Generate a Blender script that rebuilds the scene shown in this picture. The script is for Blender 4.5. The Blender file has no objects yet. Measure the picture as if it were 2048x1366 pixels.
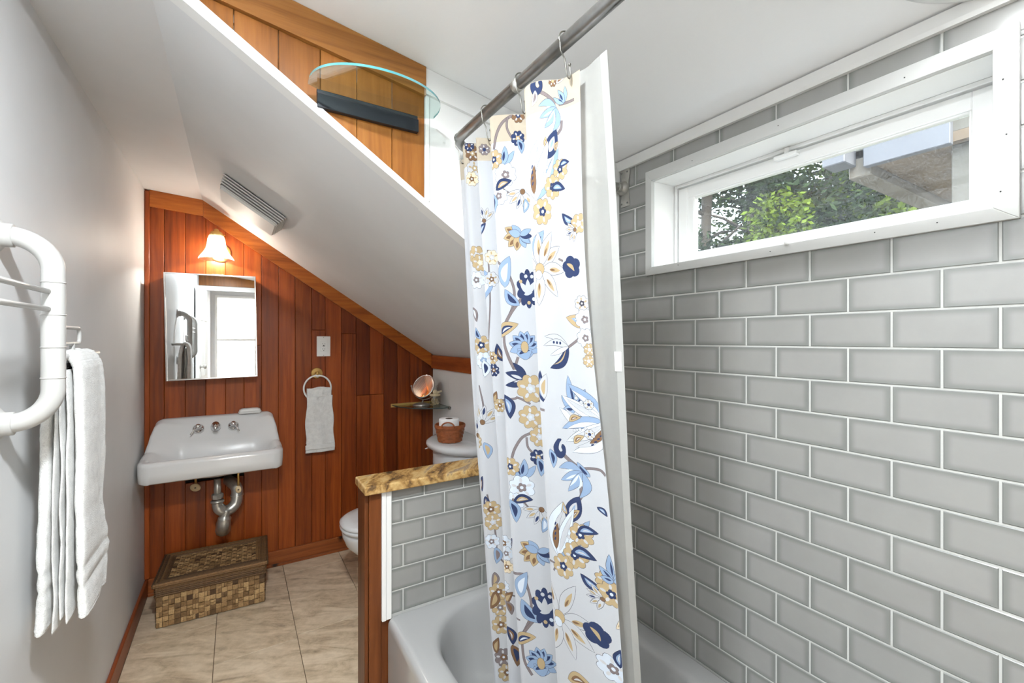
import bpy, bmesh, math, random
from mathutils import Vector, Matrix, noise
from mathutils.geometry import delaunay_2d_cdt
PI = math.pi
R = math.radians
scn = bpy.context.scene
C = scn.collection

# ------------------------------------------------------------------ helpers
def lin(c):
    return tuple(((x/255)/12.92 if x/255 <= .04045 else ((x/255+.055)/1.055)**2.4) for x in c)

class NT:
    """small wrapper to write node trees"""
    def __init__(s, name):
        s.m = bpy.data.materials.new(name); s.m.use_nodes = True
        s.t = s.m.node_tree; s.t.nodes.clear()
        s.out = s.n('ShaderNodeOutputMaterial')
    def n(s, typ, ins=None, **kw):
        nd = s.t.nodes.new(typ)
        for k, v in kw.items(): setattr(nd, k, v)
        for k, v in (ins or {}).items():
            if isinstance(v, tuple) and len(v) == 2 and hasattr(v[0], 'outputs'):
                s.t.links.new(v[0].outputs[v[1]], nd.inputs[k])
            elif hasattr(v, 'outputs'):
                s.t.links.new(v.outputs[0], nd.inputs[k])
            else:
                if isinstance(v, (tuple, list)) and len(v) == 3 and nd.inputs[k].type == 'RGBA': v = (*v, 1)
                nd.inputs[k].default_value = v
        return nd
    def surf(s, sh):
        s.t.links.new(sh.outputs[0], s.out.inputs['Surface']); return s.m
    def ramp(s, fac, stops, interp='LINEAR'):
        r = s.n('ShaderNodeValToRGB', {'Fac': fac}); r.color_ramp.interpolation = interp
        e = r.color_ramp.elements
        while len(e) < len(stops): e.new(.5)
        for el, (p, c) in zip(e, stops):
            el.position = p; el.color = (*c, 1) if len(c) == 3 else c
        return r
    def mix(s, f, a, b, blend='MIX'):
        return s.n('ShaderNodeMix', {0: f, 6: a, 7: b}, data_type='RGBA', blend_type=blend)
    def math(s, op, a, b=0.0, cl=False):
        return s.n('ShaderNodeMath', {0: a, 1: b}, operation=op, use_clamp=cl)
    def coord(s, scale=(1, 1, 1), rot=(0, 0, 0), loc=(0, 0, 0), src='Object'):
        tc = s.n('ShaderNodeTexCoord')
        return s.n('ShaderNodeMapping', {'Vector': (tc, src), 'Scale': scale, 'Rotation': rot, 'Location': loc})

def mixout(nd): return (nd, 2)

def simple(name, rgb, rough=.5, metal=0, spec=.5, bump=0, bscale=60, var=0, vscale=6, coat=0, trans=0, ior=1.5, sheen=0, emis=None, es=0, sss=0):
    t = NT(name)
    col = lin(rgb)
    ins = {'Base Color': col, 'Roughness': rough, 'Metallic': metal, 'Specular IOR Level': spec, 'Coat Weight': coat,
           'Transmission Weight': trans, 'IOR': ior, 'Sheen Weight': sheen}
    if var:
        nz = t.n('ShaderNodeTexNoise', {'Vector': t.coord(), 'Scale': vscale, 'Detail': 5.0})
        c2 = tuple(max(0, x*(1-var)) for x in col); c3 = tuple(min(1, x*(1+var*.6)) for x in col)
        ins['Base Color'] = t.ramp(nz, [(.3, c2), (.7, c3)])
    if bump:
        bz = t.n('ShaderNodeTexNoise', {'Vector': t.coord(), 'Scale': bscale, 'Detail': 4.0})
        ins['Normal'] = t.n('ShaderNodeBump', {'Strength': bump, 'Distance': .003, 'Height': bz})
    if emis: ins['Emission Color'] = lin(emis); ins['Emission Strength'] = es
    if sss: ins['Subsurface Weight'] = sss; ins['Subsurface Radius'] = (.02, .02, .02)
    return t.surf(t.n('ShaderNodeBsdfPrincipled', ins))

def wood(name, dark, mid, light, grain=(55, 55, 2.2), rough=.38, vary=.55, knots=True, rough_bump=.15):
    t = NT(name)
    at = t.n('ShaderNodeAttribute', attribute_name='rnd')
    co = t.coord()
    off = t.n('ShaderNodeVectorMath', {0: co, 1: t.n('ShaderNodeCombineXYZ', {'X': t.math('MULTIPLY', (at, 'Fac'), 7.3), 'Y': t.math('MULTIPLY', (at, 'Fac'), 3.1), 'Z': t.math('MULTIPLY', (at, 'Fac'), 13.7)})}, operation='ADD')
    warp = t.n('ShaderNodeTexNoise', {'Vector': off, 'Scale': 2.2, 'Detail': 2.0})
    mp = t.n('ShaderNodeMapping', {'Vector': off, 'Scale': grain})
    wv = t.n('ShaderNodeVectorMath', {0: mp, 1: t.n('ShaderNodeVectorMath', {0: (warp, 'Color'), 1: (2.0, 2.0, .6)}, operation='MULTIPLY')}, operation='ADD')
    g = t.n('ShaderNodeTexNoise', {'Vector': wv, 'Scale': 1.0, 'Detail': 6.0, 'Roughness': .62})
    g2 = t.n('ShaderNodeTexNoise', {'Vector': t.n('ShaderNodeMapping', {'Vector': off, 'Scale': tuple(x*.16 for x in grain)}), 'Scale': 1.0, 'Detail': 3.0})
    f = t.math('ADD', t.math('MULTIPLY', g, .55), t.math('MULTIPLY', g2, .45))
    c = t.ramp(f, [(.3, lin(dark)), (.5, lin(mid)), (.72, lin(light))])
    tint = t.ramp((at, 'Fac'), [(0, (1-vary, 1-vary*1.08, 1-vary*1.1)), (.5, (1-vary*.35,)*3), (1, (1.0, 1.0, 1.0))])
    c = t.mix(1.0, c, tint, 'MULTIPLY')
    col = (c, 2)
    if knots:
        k = t.n('ShaderNodeTexVoronoi', {'Vector': t.n('ShaderNodeMapping', {'Vector': off, 'Scale': (4.2, 4.2, 2.6)}), 'Scale': 1.0}, feature='F1')
        kr = t.ramp(k, [(.035, (1, 1, 1)), (.10, (0, 0, 0))])
        col = (t.mix(kr, col, lin(tuple(x*.45 for x in dark))), 2)
    bp = t.n('ShaderNodeBump', {'Strength': rough_bump, 'Distance': .0015, 'Height': g})
    return t.surf(t.n('ShaderNodeBsdfPrincipled', {'Base Color': col, 'Roughness': rough, 'Normal': bp, 'Specular IOR Level': .3, 'Coat Weight': .05, 'Coat Roughness': .3}))

# mesh builder ------------------------------------------------------
class MB:
    def __init__(s):
        s.v = []; s.f = []; s.mi = []; s.rn = []; s.uv = []; s.sm = []
    def add(s, vs, fs, mi=0, rnd=None, smooth=False, uvs=None):
        b = len(s.v); s.v += [tuple(x) for x in vs]
        r = random.random() if rnd is None else rnd
        for i, f in enumerate(fs):
            s.f.append(tuple(b+k for k in f)); s.mi.append(mi); s.rn.append(r); s.sm.append(smooth)
            s.uv.append(uvs[i] if uvs else None)
        return s
    def quad(s, a, b, c, d, **k): return s.add([a, b, c, d], [(0, 1, 2, 3)], **k)
    def box(s, lo, hi, bev=0, mi=0, rnd=None, M=None, seg=1, smooth=False):
        bm = bmesh.new(); bmesh.ops.create_cube(bm, size=1)
        for v in bm.verts:
            v.co = Vector([lo[i] + (v.co[i]+.5)*(hi[i]-lo[i]) for i in range(3)])
        if bev > 0: bmesh.ops.bevel(bm, geom=bm.edges[:], offset=bev, segments=seg, affect='EDGES', profile=.5)
        if M: bmesh.ops.transform(bm, matrix=M, verts=bm.verts)
        bm.verts.index_update()
        s.add([v.co.copy() for v in bm.verts], [[v.index for v in f.verts] for f in bm.faces], mi=mi, rnd=rnd, smooth=smooth)
        bm.free(); return s
    def loft(s, rings, mi=0, closed=True, cap0=True, cap1=True, smooth=True, rnd=None):
        n = len(rings[0]); vs = [p for r in rings for p in r]; fs = []
        m = n if closed else n-1
        for i in range(len(rings)-1):
            for j in range(m):
                a = i*n+j; b = i*n+(j+1) % n
                fs.append((a, b, b+n, a+n))
        if closed and cap0: fs.append(tuple(reversed(range(n))))
        if closed and cap1: fs.append(tuple(range((len(rings)-1)*n, len(rings)*n)))
        return s.add(vs, fs, mi=mi, smooth=smooth, rnd=rnd)
    def tube(s, pts, r, n=12, mi=0, closed=False, cap=True, smooth=True, rnd=None):
        pts = [Vector(p) for p in pts]; N = len(pts); rings = []
        rr = r if isinstance(r, (list, tuple)) else [r]*N
        up = None
        for i, p in enumerate(pts):
            if closed: d = pts[(i+1) % N]-pts[i-1]
            else: d = pts[min(i+1, N-1)]-pts[max(i-1, 0)]
            d.normalize()
            if up is None:
                up = Vector((0, 0, 1)) if abs(d.z) < .9 else Vector((1, 0, 0))
            up = (up - d*up.dot(d)).normalized(); sd = d.cross(up)
            rings.append([p + (up*math.cos(2*PI*k/n) + sd*math.sin(2*PI*k/n))*rr[i] for k in range(n)])
        if closed: rings.append(rings[0]); return s.loft(rings, mi=mi, cap0=False, cap1=False, smooth=smooth, rnd=rnd)
        return s.loft(rings, mi=mi, cap0=cap, cap1=cap, smooth=smooth, rnd=rnd)
    def lathe(s, prof, M=None, n=32, mi=0, smooth=True, cap=True, rnd=None):
        M = M or Matrix()
        rings = [[M @ Vector((r*math.cos(2*PI*k/n), r*math.sin(2*PI*k/n), z)) for k in range(n)] for r, z in prof]
        return s.loft(rings, mi=mi, smooth=smooth, cap0=cap, cap1=cap, rnd=rnd)
    def sphere(s, c, r, n=16, mi=0, sc=(1, 1, 1)):
        prof = [(math.sin(PI*(k+.001)/(n//2)*.9999)*1, -math.cos(PI*k/(n//2))) for k in range(n//2+1)]
        M = Matrix.Translation(c) @ Matrix.Diagonal((r*sc[0], r*sc[1], r*sc[2], 1))
        return s.lathe(prof, M, n, mi)
    def build(s, name, mats, parent=None, loc=None, shade=None, bevel=0, subsurf=0):
        me = bpy.data.meshes.new(name); me.from_pydata(s.v, [], s.f)
        if not isinstance(mats, (list, tuple)): mats = [mats]
        for m in mats: me.materials.append(m)
        me.polygons.foreach_set('material_index', s.mi)
        me.polygons.foreach_set('use_smooth', s.sm)
        a = me.attributes.new('rnd', 'FLOAT', 'FACE'); a.data.foreach_set('value', s.rn)
        if any(u is not None for u in s.uv):
            ul = me.uv_layers.new(name='UVMap')
            for p, u in zip(me.polygons, s.uv):
                if u is not None:
                    for li, q in zip(p.loop_indices, u): ul.data[li].uv = q
        me.validate(); me.update()
        o = bpy.data.objects.new(name, me); C.objects.link(o)
        if loc is not None:
            me.transform(Matrix.Translation(-Vector(loc))); o.location = loc
        if parent is not None:
            o.parent = parent
            if parent.matrix_parent_inverse is not None:
                o.location = Vector(o.location) - PW(parent)
        if bevel:
            b = o.modifiers.new('bevel', 'BEVEL'); b.width = bevel; b.segments = 2; b.limit_method = 'ANGLE'
        if subsurf:
            b = o.modifiers.new('sub', 'SUBSURF'); b.levels = subsurf; b.render_levels = subsurf
        return o

def PW(o):
    v = Vector((0, 0, 0))
    while o is not None: v = v + Vector(o.location); o = o.parent
    return v
def tag(o, label=None, cat=None, group=None, kind=None):
    if label: o['label'] = label
    if cat: o['category'] = cat
    if group: o['group'] = group
    if kind: o['kind'] = kind
    return o
def thing(name, loc, label, cat, group=None):
    o = bpy.data.objects.new(name, None); o.empty_display_size = .05
    C.objects.link(o); o.location = loc
    return tag(o, label, cat, group)
def struct(o, label=None):
    o['kind'] = 'structure'
    if label: o['label'] = label
    return o
def smoothstep(a, b, x):
    t = max(0, min(1, (x-a)/(b-a))); return t*t*(3-2*t)
def spline(pts, n):
    """Catmull-Rom through pts, n samples per span"""
    P = [Vector(p) for p in pts]; out = []
    for i in range(len(P)-1):
        a = P[max(i-1, 0)]; b = P[i]; c = P[i+1]; d = P[min(i+2, len(P)-1)]
        for k in range(n):
            t = k/n
            out.append(.5*((2*b) + (c-a)*t + (2*a-5*b+4*c-d)*t*t + (3*b-a-3*c+d)*t*t*t))
    out.append(P[-1]); return out
def rrect(x0, x1, y0, y1, r, z, n=8, e=1.0):
    """rounded rectangle ring, 4*(n+1) points, counter-clockwise"""
    out = []
    for cx, cy, a0 in ((x1-r, y1-r, 0), (x0+r, y1-r, PI/2), (x0+r, y0+r, PI), (x1-r, y0+r, 1.5*PI)):
        for k in range(n+1):
            a = a0 + PI/2*k/n
            out.append(Vector((cx+r*math.cos(a), cy+r*math.sin(a), z)))
    return out
def fbm(p, s=1, o=3):
    return noise.fractal(Vector(p)*s, 1, 2, o)
random.seed(5)

# ------------------------------------------------------------------ key dimensions (metres)
XL, XR = -.405, 1.182            # side walls
YS = 2.974                       # wall behind the sink
YP = 1.167                       # face of the boarded wall above the stair line
YB = -1.15                       # wall behind the camera
EYE = 1.335
SL = .651                        # slope of the stair soffit
def soff(x): return 2.095 if x < -.159 else 2.095 - SL*(x+.159)
def ceilz(x): return 1.966 + .152*(XR-x)

# ------------------------------------------------------------------ materials
M_plaster = simple('plaster', (222, 223, 224), .55, bump=.25, bscale=14, var=.05, vscale=3)
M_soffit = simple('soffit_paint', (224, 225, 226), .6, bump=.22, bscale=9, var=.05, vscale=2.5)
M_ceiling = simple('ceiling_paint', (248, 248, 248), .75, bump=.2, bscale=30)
M_white = simple('white_paint', (234, 234, 232), .55, bump=.08, bscale=30)
M_vinyl = simple('white_vinyl', (243, 243, 241), .3)
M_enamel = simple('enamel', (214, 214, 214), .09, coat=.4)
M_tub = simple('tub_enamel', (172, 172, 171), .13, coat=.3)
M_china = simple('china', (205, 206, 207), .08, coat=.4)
M_pipewhite = simple('white_powder_coat', (188, 187, 184), .28)
M_chrome = simple('chrome', (225, 225, 225), .12, metal=1)
M_steel = simple('brushed_steel', (150, 150, 148), .34, metal=1, var=.25, vscale=25)
M_dull = simple('dull_chrome', (190, 188, 182), .32, metal=.75, var=.25, vscale=30)
M_brass = simple('brass', (226, 190, 116), .34, metal=.7)
M_black = simple('black_metal', (22, 25, 33), .45)
M_dark = simple('void_shade', (12, 9, 8), .9)
M_mirror = simple('mirror_glass', (232, 234, 234), .01, metal=1)
M_plate = simple('white_plastic', (232, 232, 230), .3)
M_dgrey = simple('dark_grey_plastic', (55, 55, 55), .5)
M_yellow = simple('cream_knob', (214, 190, 150), .5)
M_red = simple('valve_dot', (110, 95, 80), .5)
M_wood = wood('cedar_boards', (90, 38, 12), (150, 68, 22), (184, 96, 34), knots=False, vary=.62)
M_woodtrim = wood('cedar_trim', (112, 54, 16), (168, 90, 30), (196, 116, 46), grain=(3, 60, 60), vary=.2)
M_woodbase = wood('cedar_base', (96, 48, 22), (150, 80, 38), (176, 104, 54), grain=(3, 60, 60), vary=.2)
M_woodbaseY = wood('cedar_base_side', (92, 38, 18), (140, 66, 32), (165, 88, 46), grain=(60, 3, 60), vary=.2, knots=False)
M_woodpost = wood('cedar_post', (66, 32, 14), (108, 58, 26), (132, 76, 38), vary=.3, knots=False)
M_woodlit = wood('cedar_boards_lit', (112, 66, 24), (148, 92, 38), (170, 114, 54), vary=.25)  # lighter copy of the cedar, strong light on the upper boards painted in
M_woodtrimlit = wood('cedar_trim_lit', (104, 62, 24), (150, 98, 46), (174, 122, 66), grain=(3, 60, 60), vary=.15)  # trim in the same lightened wood, light put into its colour

def tile_mat():
    t = NT('grey_glazed_tile')
    uv = t.n('ShaderNodeUVMap', uv_map='UVMap'); sep = t.n('ShaderNodeSeparateXYZ', {0: uv})
    at = t.n('ShaderNodeAttribute', attribute_name='rnd')
    def edge(s, w):
        a = t.math('SUBTRACT', .5, t.math('ABSOLUTE', t.math('SUBTRACT', (sep, s), .5)))
        return t.n('ShaderNodeMapRange', {0: a, 1: 0.0, 2: w, 3: 0.0, 4: 1.0}, interpolation_type='SMOOTHSTEP')
    e = t.math('MULTIPLY', edge('X', .10), edge('Y', .2))
    nz = t.n('ShaderNodeTexNoise', {'Vector': t.coord(), 'Scale': 7.0, 'Detail': 5.0, 'Roughness': .6})
    c = t.mix(e, lin((130, 131, 128)), lin((152, 151, 148)))
    c = t.mix(1.0, (c, 2), t.ramp(nz, [(.3, (.93, .93, .93)), (.7, (1.05, 1.05, 1.04))]), 'MULTIPLY')
    c = t.mix(1.0, (c, 2), t.ramp((at, 'Fac'), [(0, (.95, .95, .95)), (1, (1.03, 1.025, 1.03))]), 'MULTIPLY')
    bz = t.n('ShaderNodeTexNoise', {'Vector': t.coord(), 'Scale': 9.0, 'Detail': 2.0})
    bp = t.n('ShaderNodeBump', {'Strength': .25, 'Distance': .004, 'Height': bz})
    return t.surf(t.n('ShaderNodeBsdfPrincipled', {'Base Color': (c, 2), 'Roughness': .22, 'Normal': bp, 'Specular IOR Level': .45}))
M_tile = tile_mat()
M_grout = simple('grout', (198, 198, 194), .85, bump=.3, bscale=200)

def floor_mat():
    t = NT('travertine')
    at = t.n('ShaderNodeAttribute', attribute_name='rnd')
    co = t.coord(scale=(1, 1, 1), rot=(0, 0, .5))
    off = t.n('ShaderNodeVectorMath', {0: co, 1: t.n('ShaderNodeCombineXYZ', {'X': t.math('MULTIPLY', (at, 'Fac'), 9.0), 'Y': t.math('MULTIPLY', (at, 'Fac'), 5.0)})}, operation='ADD')
    mp = t.n('ShaderNodeMapping', {'Vector': off, 'Scale': (5, 15, 5)})
    n1 = t.n('ShaderNodeTexNoise', {'Vector': mp, 'Scale': 1.0, 'Detail': 8.0, 'Roughness': .62, 'Distortion': 1.0})
    n2 = t.n('ShaderNodeTexNoise', {'Vector': off, 'Scale': 26.0, 'Detail': 6.0, 'Roughness': .7})
    f = t.math('ADD', t.math('MULTIPLY', n1, .7), t.math('MULTIPLY', n2, .3))
    c = t.ramp(f, [(.33, lin((150, 132, 110))), (.47, lin((198, 178, 150))), (.6, lin((220, 202, 176))), (.75, lin((230, 216, 194)))])
    bp = t.n('ShaderNodeBump', {'Strength': .08, 'Distance': .002, 'Height': n2})
    return t.surf(t.n('ShaderNodeBsdfPrincipled', {'Base Color': c, 'Roughness': .38, 'Normal': bp}))
M_floor = floor_mat()
M_fgrout = simple('floor_grout', (118, 98, 78), .9)

def granite_mat():
    t = NT('gold_granite')
    co = t.coord(scale=(1, 1, 1), rot=(0, .3, .7))
    n1 = t.n('ShaderNodeTexNoise', {'Vector': t.n('ShaderNodeMapping', {'Vector': co, 'Scale': (11, 3, 7)}), 'Scale': 1.0, 'Detail': 7.0, 'Roughness': .6, 'Distortion': 1.6})
    n2 = t.n('ShaderNodeTexNoise', {'Vector': co, 'Scale': 60.0, 'Detail': 6.0, 'Roughness': .75})
    f = t.math('ADD', t.math('MULTIPLY', n1, .75), t.math('MULTIPLY', n2, .25))
    c = t.ramp(f, [(.33, lin((62, 52, 44))), (.42, lin((120, 92, 58))), (.48, lin((176, 138, 84))), (.56, lin((206, 174, 118))), (.62, lin((150, 128, 104))), (.7, lin((186, 172, 150)))])
    return t.surf(t.n('ShaderNodeBsdfPrincipled', {'Base Color': c, 'Roughness': .16}))
M_granite = granite_mat()

def terry_mat(name, rgb, sc=420):
    t = NT(name)
    n1 = t.n('ShaderNodeTexNoise', {'Vector': t.coord(), 'Scale': float(sc), 'Detail': 3.0})
    n2 = t.n('ShaderNodeTexNoise', {'Vector': t.coord(), 'Scale': sc/9, 'Detail': 4.0})
    h = t.math('ADD', t.math('MULTIPLY', n1, .5), t.math('MULTIPLY', n2, .5))
    bp = t.n('ShaderNodeBump', {'Strength': .9, 'Distance': .004, 'Height': h})
    c = t.ramp(h, [(.35, tuple(x*.8 for x in lin(rgb))), (.6, lin(rgb))])
    return t.surf(t.n('ShaderNodeBsdfPrincipled', {'Base Color': c, 'Roughness': .95, 'Normal': bp, 'Sheen Weight': .3}))
M_terry = terry_mat('white_terry', (232, 232, 230))
M_terryband = simple('towel_band', (222, 222, 220), .85, bump=.4, bscale=300)

def cloth_mat(name, rgb, trans=.4, tcol=None):
    t = NT(name)
    wv = t.n('ShaderNodeTexNoise', {'Vector': t.coord(scale=(1, 1, 1)), 'Scale': 900.0, 'Detail': 1.0})
    bp = t.n('ShaderNodeBump', {'Strength': .2, 'Distance': .001, 'Height': wv})
    d = t.n('ShaderNodeBsdfDiffuse', {'Color': lin(rgb), 'Roughness': .6, 'Normal': bp})
    tr = t.n('ShaderNodeBsdfTranslucent', {'Color': lin(tcol or rgb), 'Normal': bp})
    return t.surf(t.n('ShaderNodeMixShader', {0: trans, 1: d, 2: tr}))
CL = {}
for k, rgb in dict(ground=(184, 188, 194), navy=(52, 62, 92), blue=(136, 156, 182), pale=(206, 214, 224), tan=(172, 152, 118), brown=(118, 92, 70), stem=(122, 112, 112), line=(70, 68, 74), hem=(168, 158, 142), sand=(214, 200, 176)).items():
    CL[k] = cloth_mat('curtain_'+k, rgb, .30 if k in ('ground', 'pale') else (.22 if k != 'hem' else .12), (255, 240, 224) if k == 'ground' else None)  # hem's darker beige paints in the weaker light through doubled cloth
CK = list(CL.keys())

def vinyl_mat(name, alpha, rgb=(192, 192, 188), rough=.35):
    t = NT(name)
    nz = t.n('ShaderNodeTexNoise', {'Vector': t.coord(), 'Scale': 45.0, 'Detail': 6.0, 'Roughness': .8})
    d = t.n('ShaderNodeBsdfDiffuse', {'Color': t.ramp(nz, [(.3, tuple(x*.86 for x in lin(rgb))), (.7, lin(rgb))])})
    tl = t.n('ShaderNodeBsdfTranslucent', {'Color': lin(rgb)})
    g = t.n('ShaderNodeBsdfGlossy', {'Color': (1, 1, 1), 'Roughness': rough})
    a = t.n('ShaderNodeMixShader', {0: .45, 1: d, 2: tl})
    a = t.n('ShaderNodeMixShader', {0: .08, 1: a, 2: g})
    tr = t.n('ShaderNodeBsdfTransparent', {'Color': (.95, .95, .95)})
    return t.surf(t.n('ShaderNodeMixShader', {0: alpha, 1: tr, 2: a}))
M_liner = vinyl_mat('frosted_vinyl', .66)
M_liner2 = vinyl_mat('clear_vinyl', .62)
M_linerhem = vinyl_mat('vinyl_hem', .96)

def glass_mat(name, tint, gloss=.08, rough=.02, dirt=0):
    t = NT(name)
    bf = t.n('ShaderNodeNewGeometry')
    fr = t.n('ShaderNodeFresnel', {'IOR': t.n('ShaderNodeMapRange', {0: (bf, 'Backfacing'), 1: 0.0, 2: 1.0, 3: 1.45, 4: 1/1.45})})
    tr = t.n('ShaderNodeBsdfTransparent', {'Color': lin(tint)})
    g = t.n('ShaderNodeBsdfGlossy', {'Color': (1, 1, 1), 'Roughness': rough})
    s = t.n('ShaderNodeMixShader', {0: t.math('ADD', t.math('MULTIPLY', fr, .9), gloss, True), 1: tr, 2: g})
    if dirt:
        nz = t.n('ShaderNodeTexNoise', {'Vector': t.coord(), 'Scale': 260.0, 'Detail': 5.0, 'Roughness': .9})
        nb = t.n('ShaderNodeTexNoise', {'Vector': t.coord(), 'Scale': 3.5, 'Detail': 3.0})
        f = t.math('MULTIPLY', t.n('ShaderNodeMapRange', {0: nz, 1: .45, 2: .75, 3: 0.0, 4: 1.0}), t.n('ShaderNodeMapRange', {0: nb, 1: .3, 2: .7, 3: dirt*.3, 4: dirt}))
        s = t.n('ShaderNodeMixShader', {0: f, 1: s, 2: t.n('ShaderNodeBsdfTranslucent', {'Color': (.75, .78, .8)})})
    return t.surf(s)
M_pane = glass_mat('window_glass', (245, 248, 247), .0, dirt=.22)
M_shelfglass = glass_mat('shelf_glass', (232, 242, 240), .0)
M_glassedge = simple('glass_edge', (84, 160, 166), .15, trans=.3)
M_glassedge2 = simple('dark_glass_edge', (60, 72, 72), .2)
M_jar = glass_mat('jar_glass', (240, 240, 232), .06)

# ------------------------------------------------------------------ tiled walls: every glazed tile is a pillow on a grout bed
RH = .0790; G = .0042; TW = .1577
def subtract(rects, hole):
    out = []
    hx0, hx1, hz0, hz1 = hole
    for (a0, a1, b0, b1) in rects:
        if a1 <= hx0 or a0 >= hx1 or b1 <= hz0 or b0 >= hz1: out.append((a0, a1, b0, b1)); continue
        if b0 < hz0: out.append((a0, a1, b0, hz0))
        if b1 > hz1: out.append((a0, a1, hz1, b1))
        c0, c1 = max(b0, hz0), min(b1, hz1)
        if a0 < hx0: out.append((a0, hx0, c0, c1))
        if a1 > hx1: out.append((hx1, a1, c0, c1))
    return out
def tiles(mb, A0, A1, Z0, Z1, zref, aref, flip, holes, P):
    """P(a, z, depth) -> point; depth is out of the wall"""
    k0 = math.floor((Z0-zref)/RH)-1; k1 = math.ceil((Z1-zref)/RH)+1
    for k in range(k0, k1):
        zb, zt = zref+k*RH, zref+(k+1)*RH
        off = aref + (TW/2 if (k % 2 == 0) == flip else 0)
        m0 = math.floor((A0-off)/TW)-1; m1 = math.ceil((A1-off)/TW)+1
        for m in range(m0, m1):
            fa0, fa1 = off+m*TW+G/2, off+(m+1)*TW-G/2
            fz0, fz1 = zb+G/2, zt-G/2
            r = (max(fa0, A0), min(fa1, A1), max(fz0, Z0), min(fz1, Z1))
            if r[1]-r[0] < .006 or r[3]-r[2] < .006: continue
            rs = [r]
            for h in holes: rs = subtract(rs, h)
            for (a0, a1, z0, z1) in rs:
                if a1-a0 < .006 or z1-z0 < .006: continue
                b = .0016; d0, d1, d2 = 0.0, .0007, .0018
                V = [P(a0, z0, d0), P(a1, z0, d0), P(a1, z1, d0), P(a0, z1, d0),
                     P(a0, z0, d1), P(a1, z0, d1), P(a1, z1, d1), P(a0, z1, d1),
                     P(a0+b, z0+b, d2), P(a1-b, z0+b, d2), P(a1-b, z1-b, d2), P(a0+b, z1-b, d2)]
                def uv(a, z): return ((a-fa0)/(fa1-fa0), (z-fz0)/(fz1-fz0))
                q = [uv(a0, z0), uv(a1, z0), uv(a1, z1), uv(a0, z1)]
                F = [(8, 9, 10, 11)] + [(i, (i+1) % 4, 4+(i+1) % 4, 4+i) for i in range(4)] + [(4+i, 4+(i+1) % 4, 8+(i+1) % 4, 8+i) for i in range(4)]
                U = [q] + [[q[i], q[(i+1) % 4], q[(i+1) % 4], q[i]] for i in range(4)]*2
                mb.add(V, F, mi=1, uvs=U)

# window opening in the right wall
WY0, WY1, WZ0, WZ1 = .225, 1.004, 1.573, 1.859
mb = MB()
T = .14
Y0, Y1 = YB, 1.66
topz = 2.30
for (a0, a1, z0, z1) in subtract([(Y0, Y1, -.02, topz)], (WY0, WY1, WZ0, WZ1)):
    mb.box((XR-.0030, a0, z0), (XR+T, a1, z1), mi=0, rnd=.5)
tiles(mb, -.30, 1.533, .36, 1.962, 1.3157, 1.006, False, [(.205, 1.024, 1.555, 1.88)], lambda a, z, d: (XR-.003-d, a, z))
struct(mb.build('wall_right', [M_grout, M_tile]), 'right wall of pale grey glazed brick-bond tiles with white grout beside the tub')

# plaster part of the right wall in the toilet alcove, with its wood strip under the soffit
mb = MB(); mb.box((XR, 1.66, -.02), (XR+T, YS+.1, 1.30), rnd=.5)
struct(mb.build('wall_alcove', M_plaster), 'pale plaster wall behind the toilet tank')
mb = MB(); mb.box((XR-.016, 1.70, 1.130), (XR, YS-.012, 1.222), bev=.002)
M_woodtrimY = wood('cedar_trim_side', (104, 46, 16), (150, 74, 32), (180, 100, 50), grain=(60, 3, 60), vary=.2)
struct(mb.build('trim_1', M_woodtrimY), 'reddish wood strip under the soffit above the toilet')

# half wall with its tiled face toward the tub
HY0, HY1, HX0 = 1.5405, 1.640, .369
mb = MB()
mb.box((.457, HY0, -.02), (XR, HY1-.012, .812), mi=0, rnd=.4)
tiles(mb, .457, XR-.006, .372, .809, EYE-.567, .5013, True, [], lambda a, z, d: (a, HY0-d, z))
struct(mb.build('wall_half', [M_grout, M_tile]), 'low half wall at the end of the tub faced with grey tiles')
mb = MB()
x = HX0+.012
while x < XR:
    mb.box((x, HY1-.012, 0.0), (min(x+.088, XR), HY1, .812), bev=.002); x += .089
mb.box((HX0, HY0+.001, 0.0), (HX0+.013, HY1, .812), bev=.002, rnd=.15)
mb.box((HX0+.0135, HY0-.008, 0.0), (.423, HY1-.012, .812), bev=.002, rnd=.75)
mb.box((.4235, HY0+.001, 0.0), (.457, HY1-.012, .812), rnd=.3)
struct(mb.build('trim_2', M_woodpost), 'upright brown wood boards closing the end of the half wall')
mb = MB(); mb.box((.4235, HY0-.016, .366), (.438, HY0+.0005, .811), bev=.0015); mb.box((.4385, HY0-.013, .366), (.4575, HY0+.0005, .811), bev=.0015)
struct(mb.build('trim_3', M_white), 'narrow white strip between the wood post and the tiles of the half wall')

# ------------------------------------------------------------------ floor
mb = MB(); mb.box((XL-.12, -4.2, -.06), (XR+.14, YS+.1, -.006), rnd=.5)
cols = [(-.705, -.3925, 1.9), (-.3925, -.0800, 2.51), (-.0800, .2325, 2.80), (.2325, .5450, 2.214), (.5450, .8575, 2.53), (.8575, 1.17, 2.25), (1.17, 1.4825, 2.4)]
for x0, x1, yr in cols:
    k0 = -12
    for k in range(-12, 3):
        a, b = yr+k*.61, yr+(k+1)*.61
        xx0, xx1 = max(x0, XL-.1), min(x1, XR+.1); a, b = max(a, -4.0), min(b, YS+.05)
        if b-a < .02 or xx1-xx0 < .02: continue
        mb.box((xx0+.0012, a+.0012, -.006), (xx1-.0012, b-.0012, 0), bev=.0008, mi=1)
struct(mb.build('floor', [M_fgrout, M_floor]), 'beige travertine tile floor')

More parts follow.
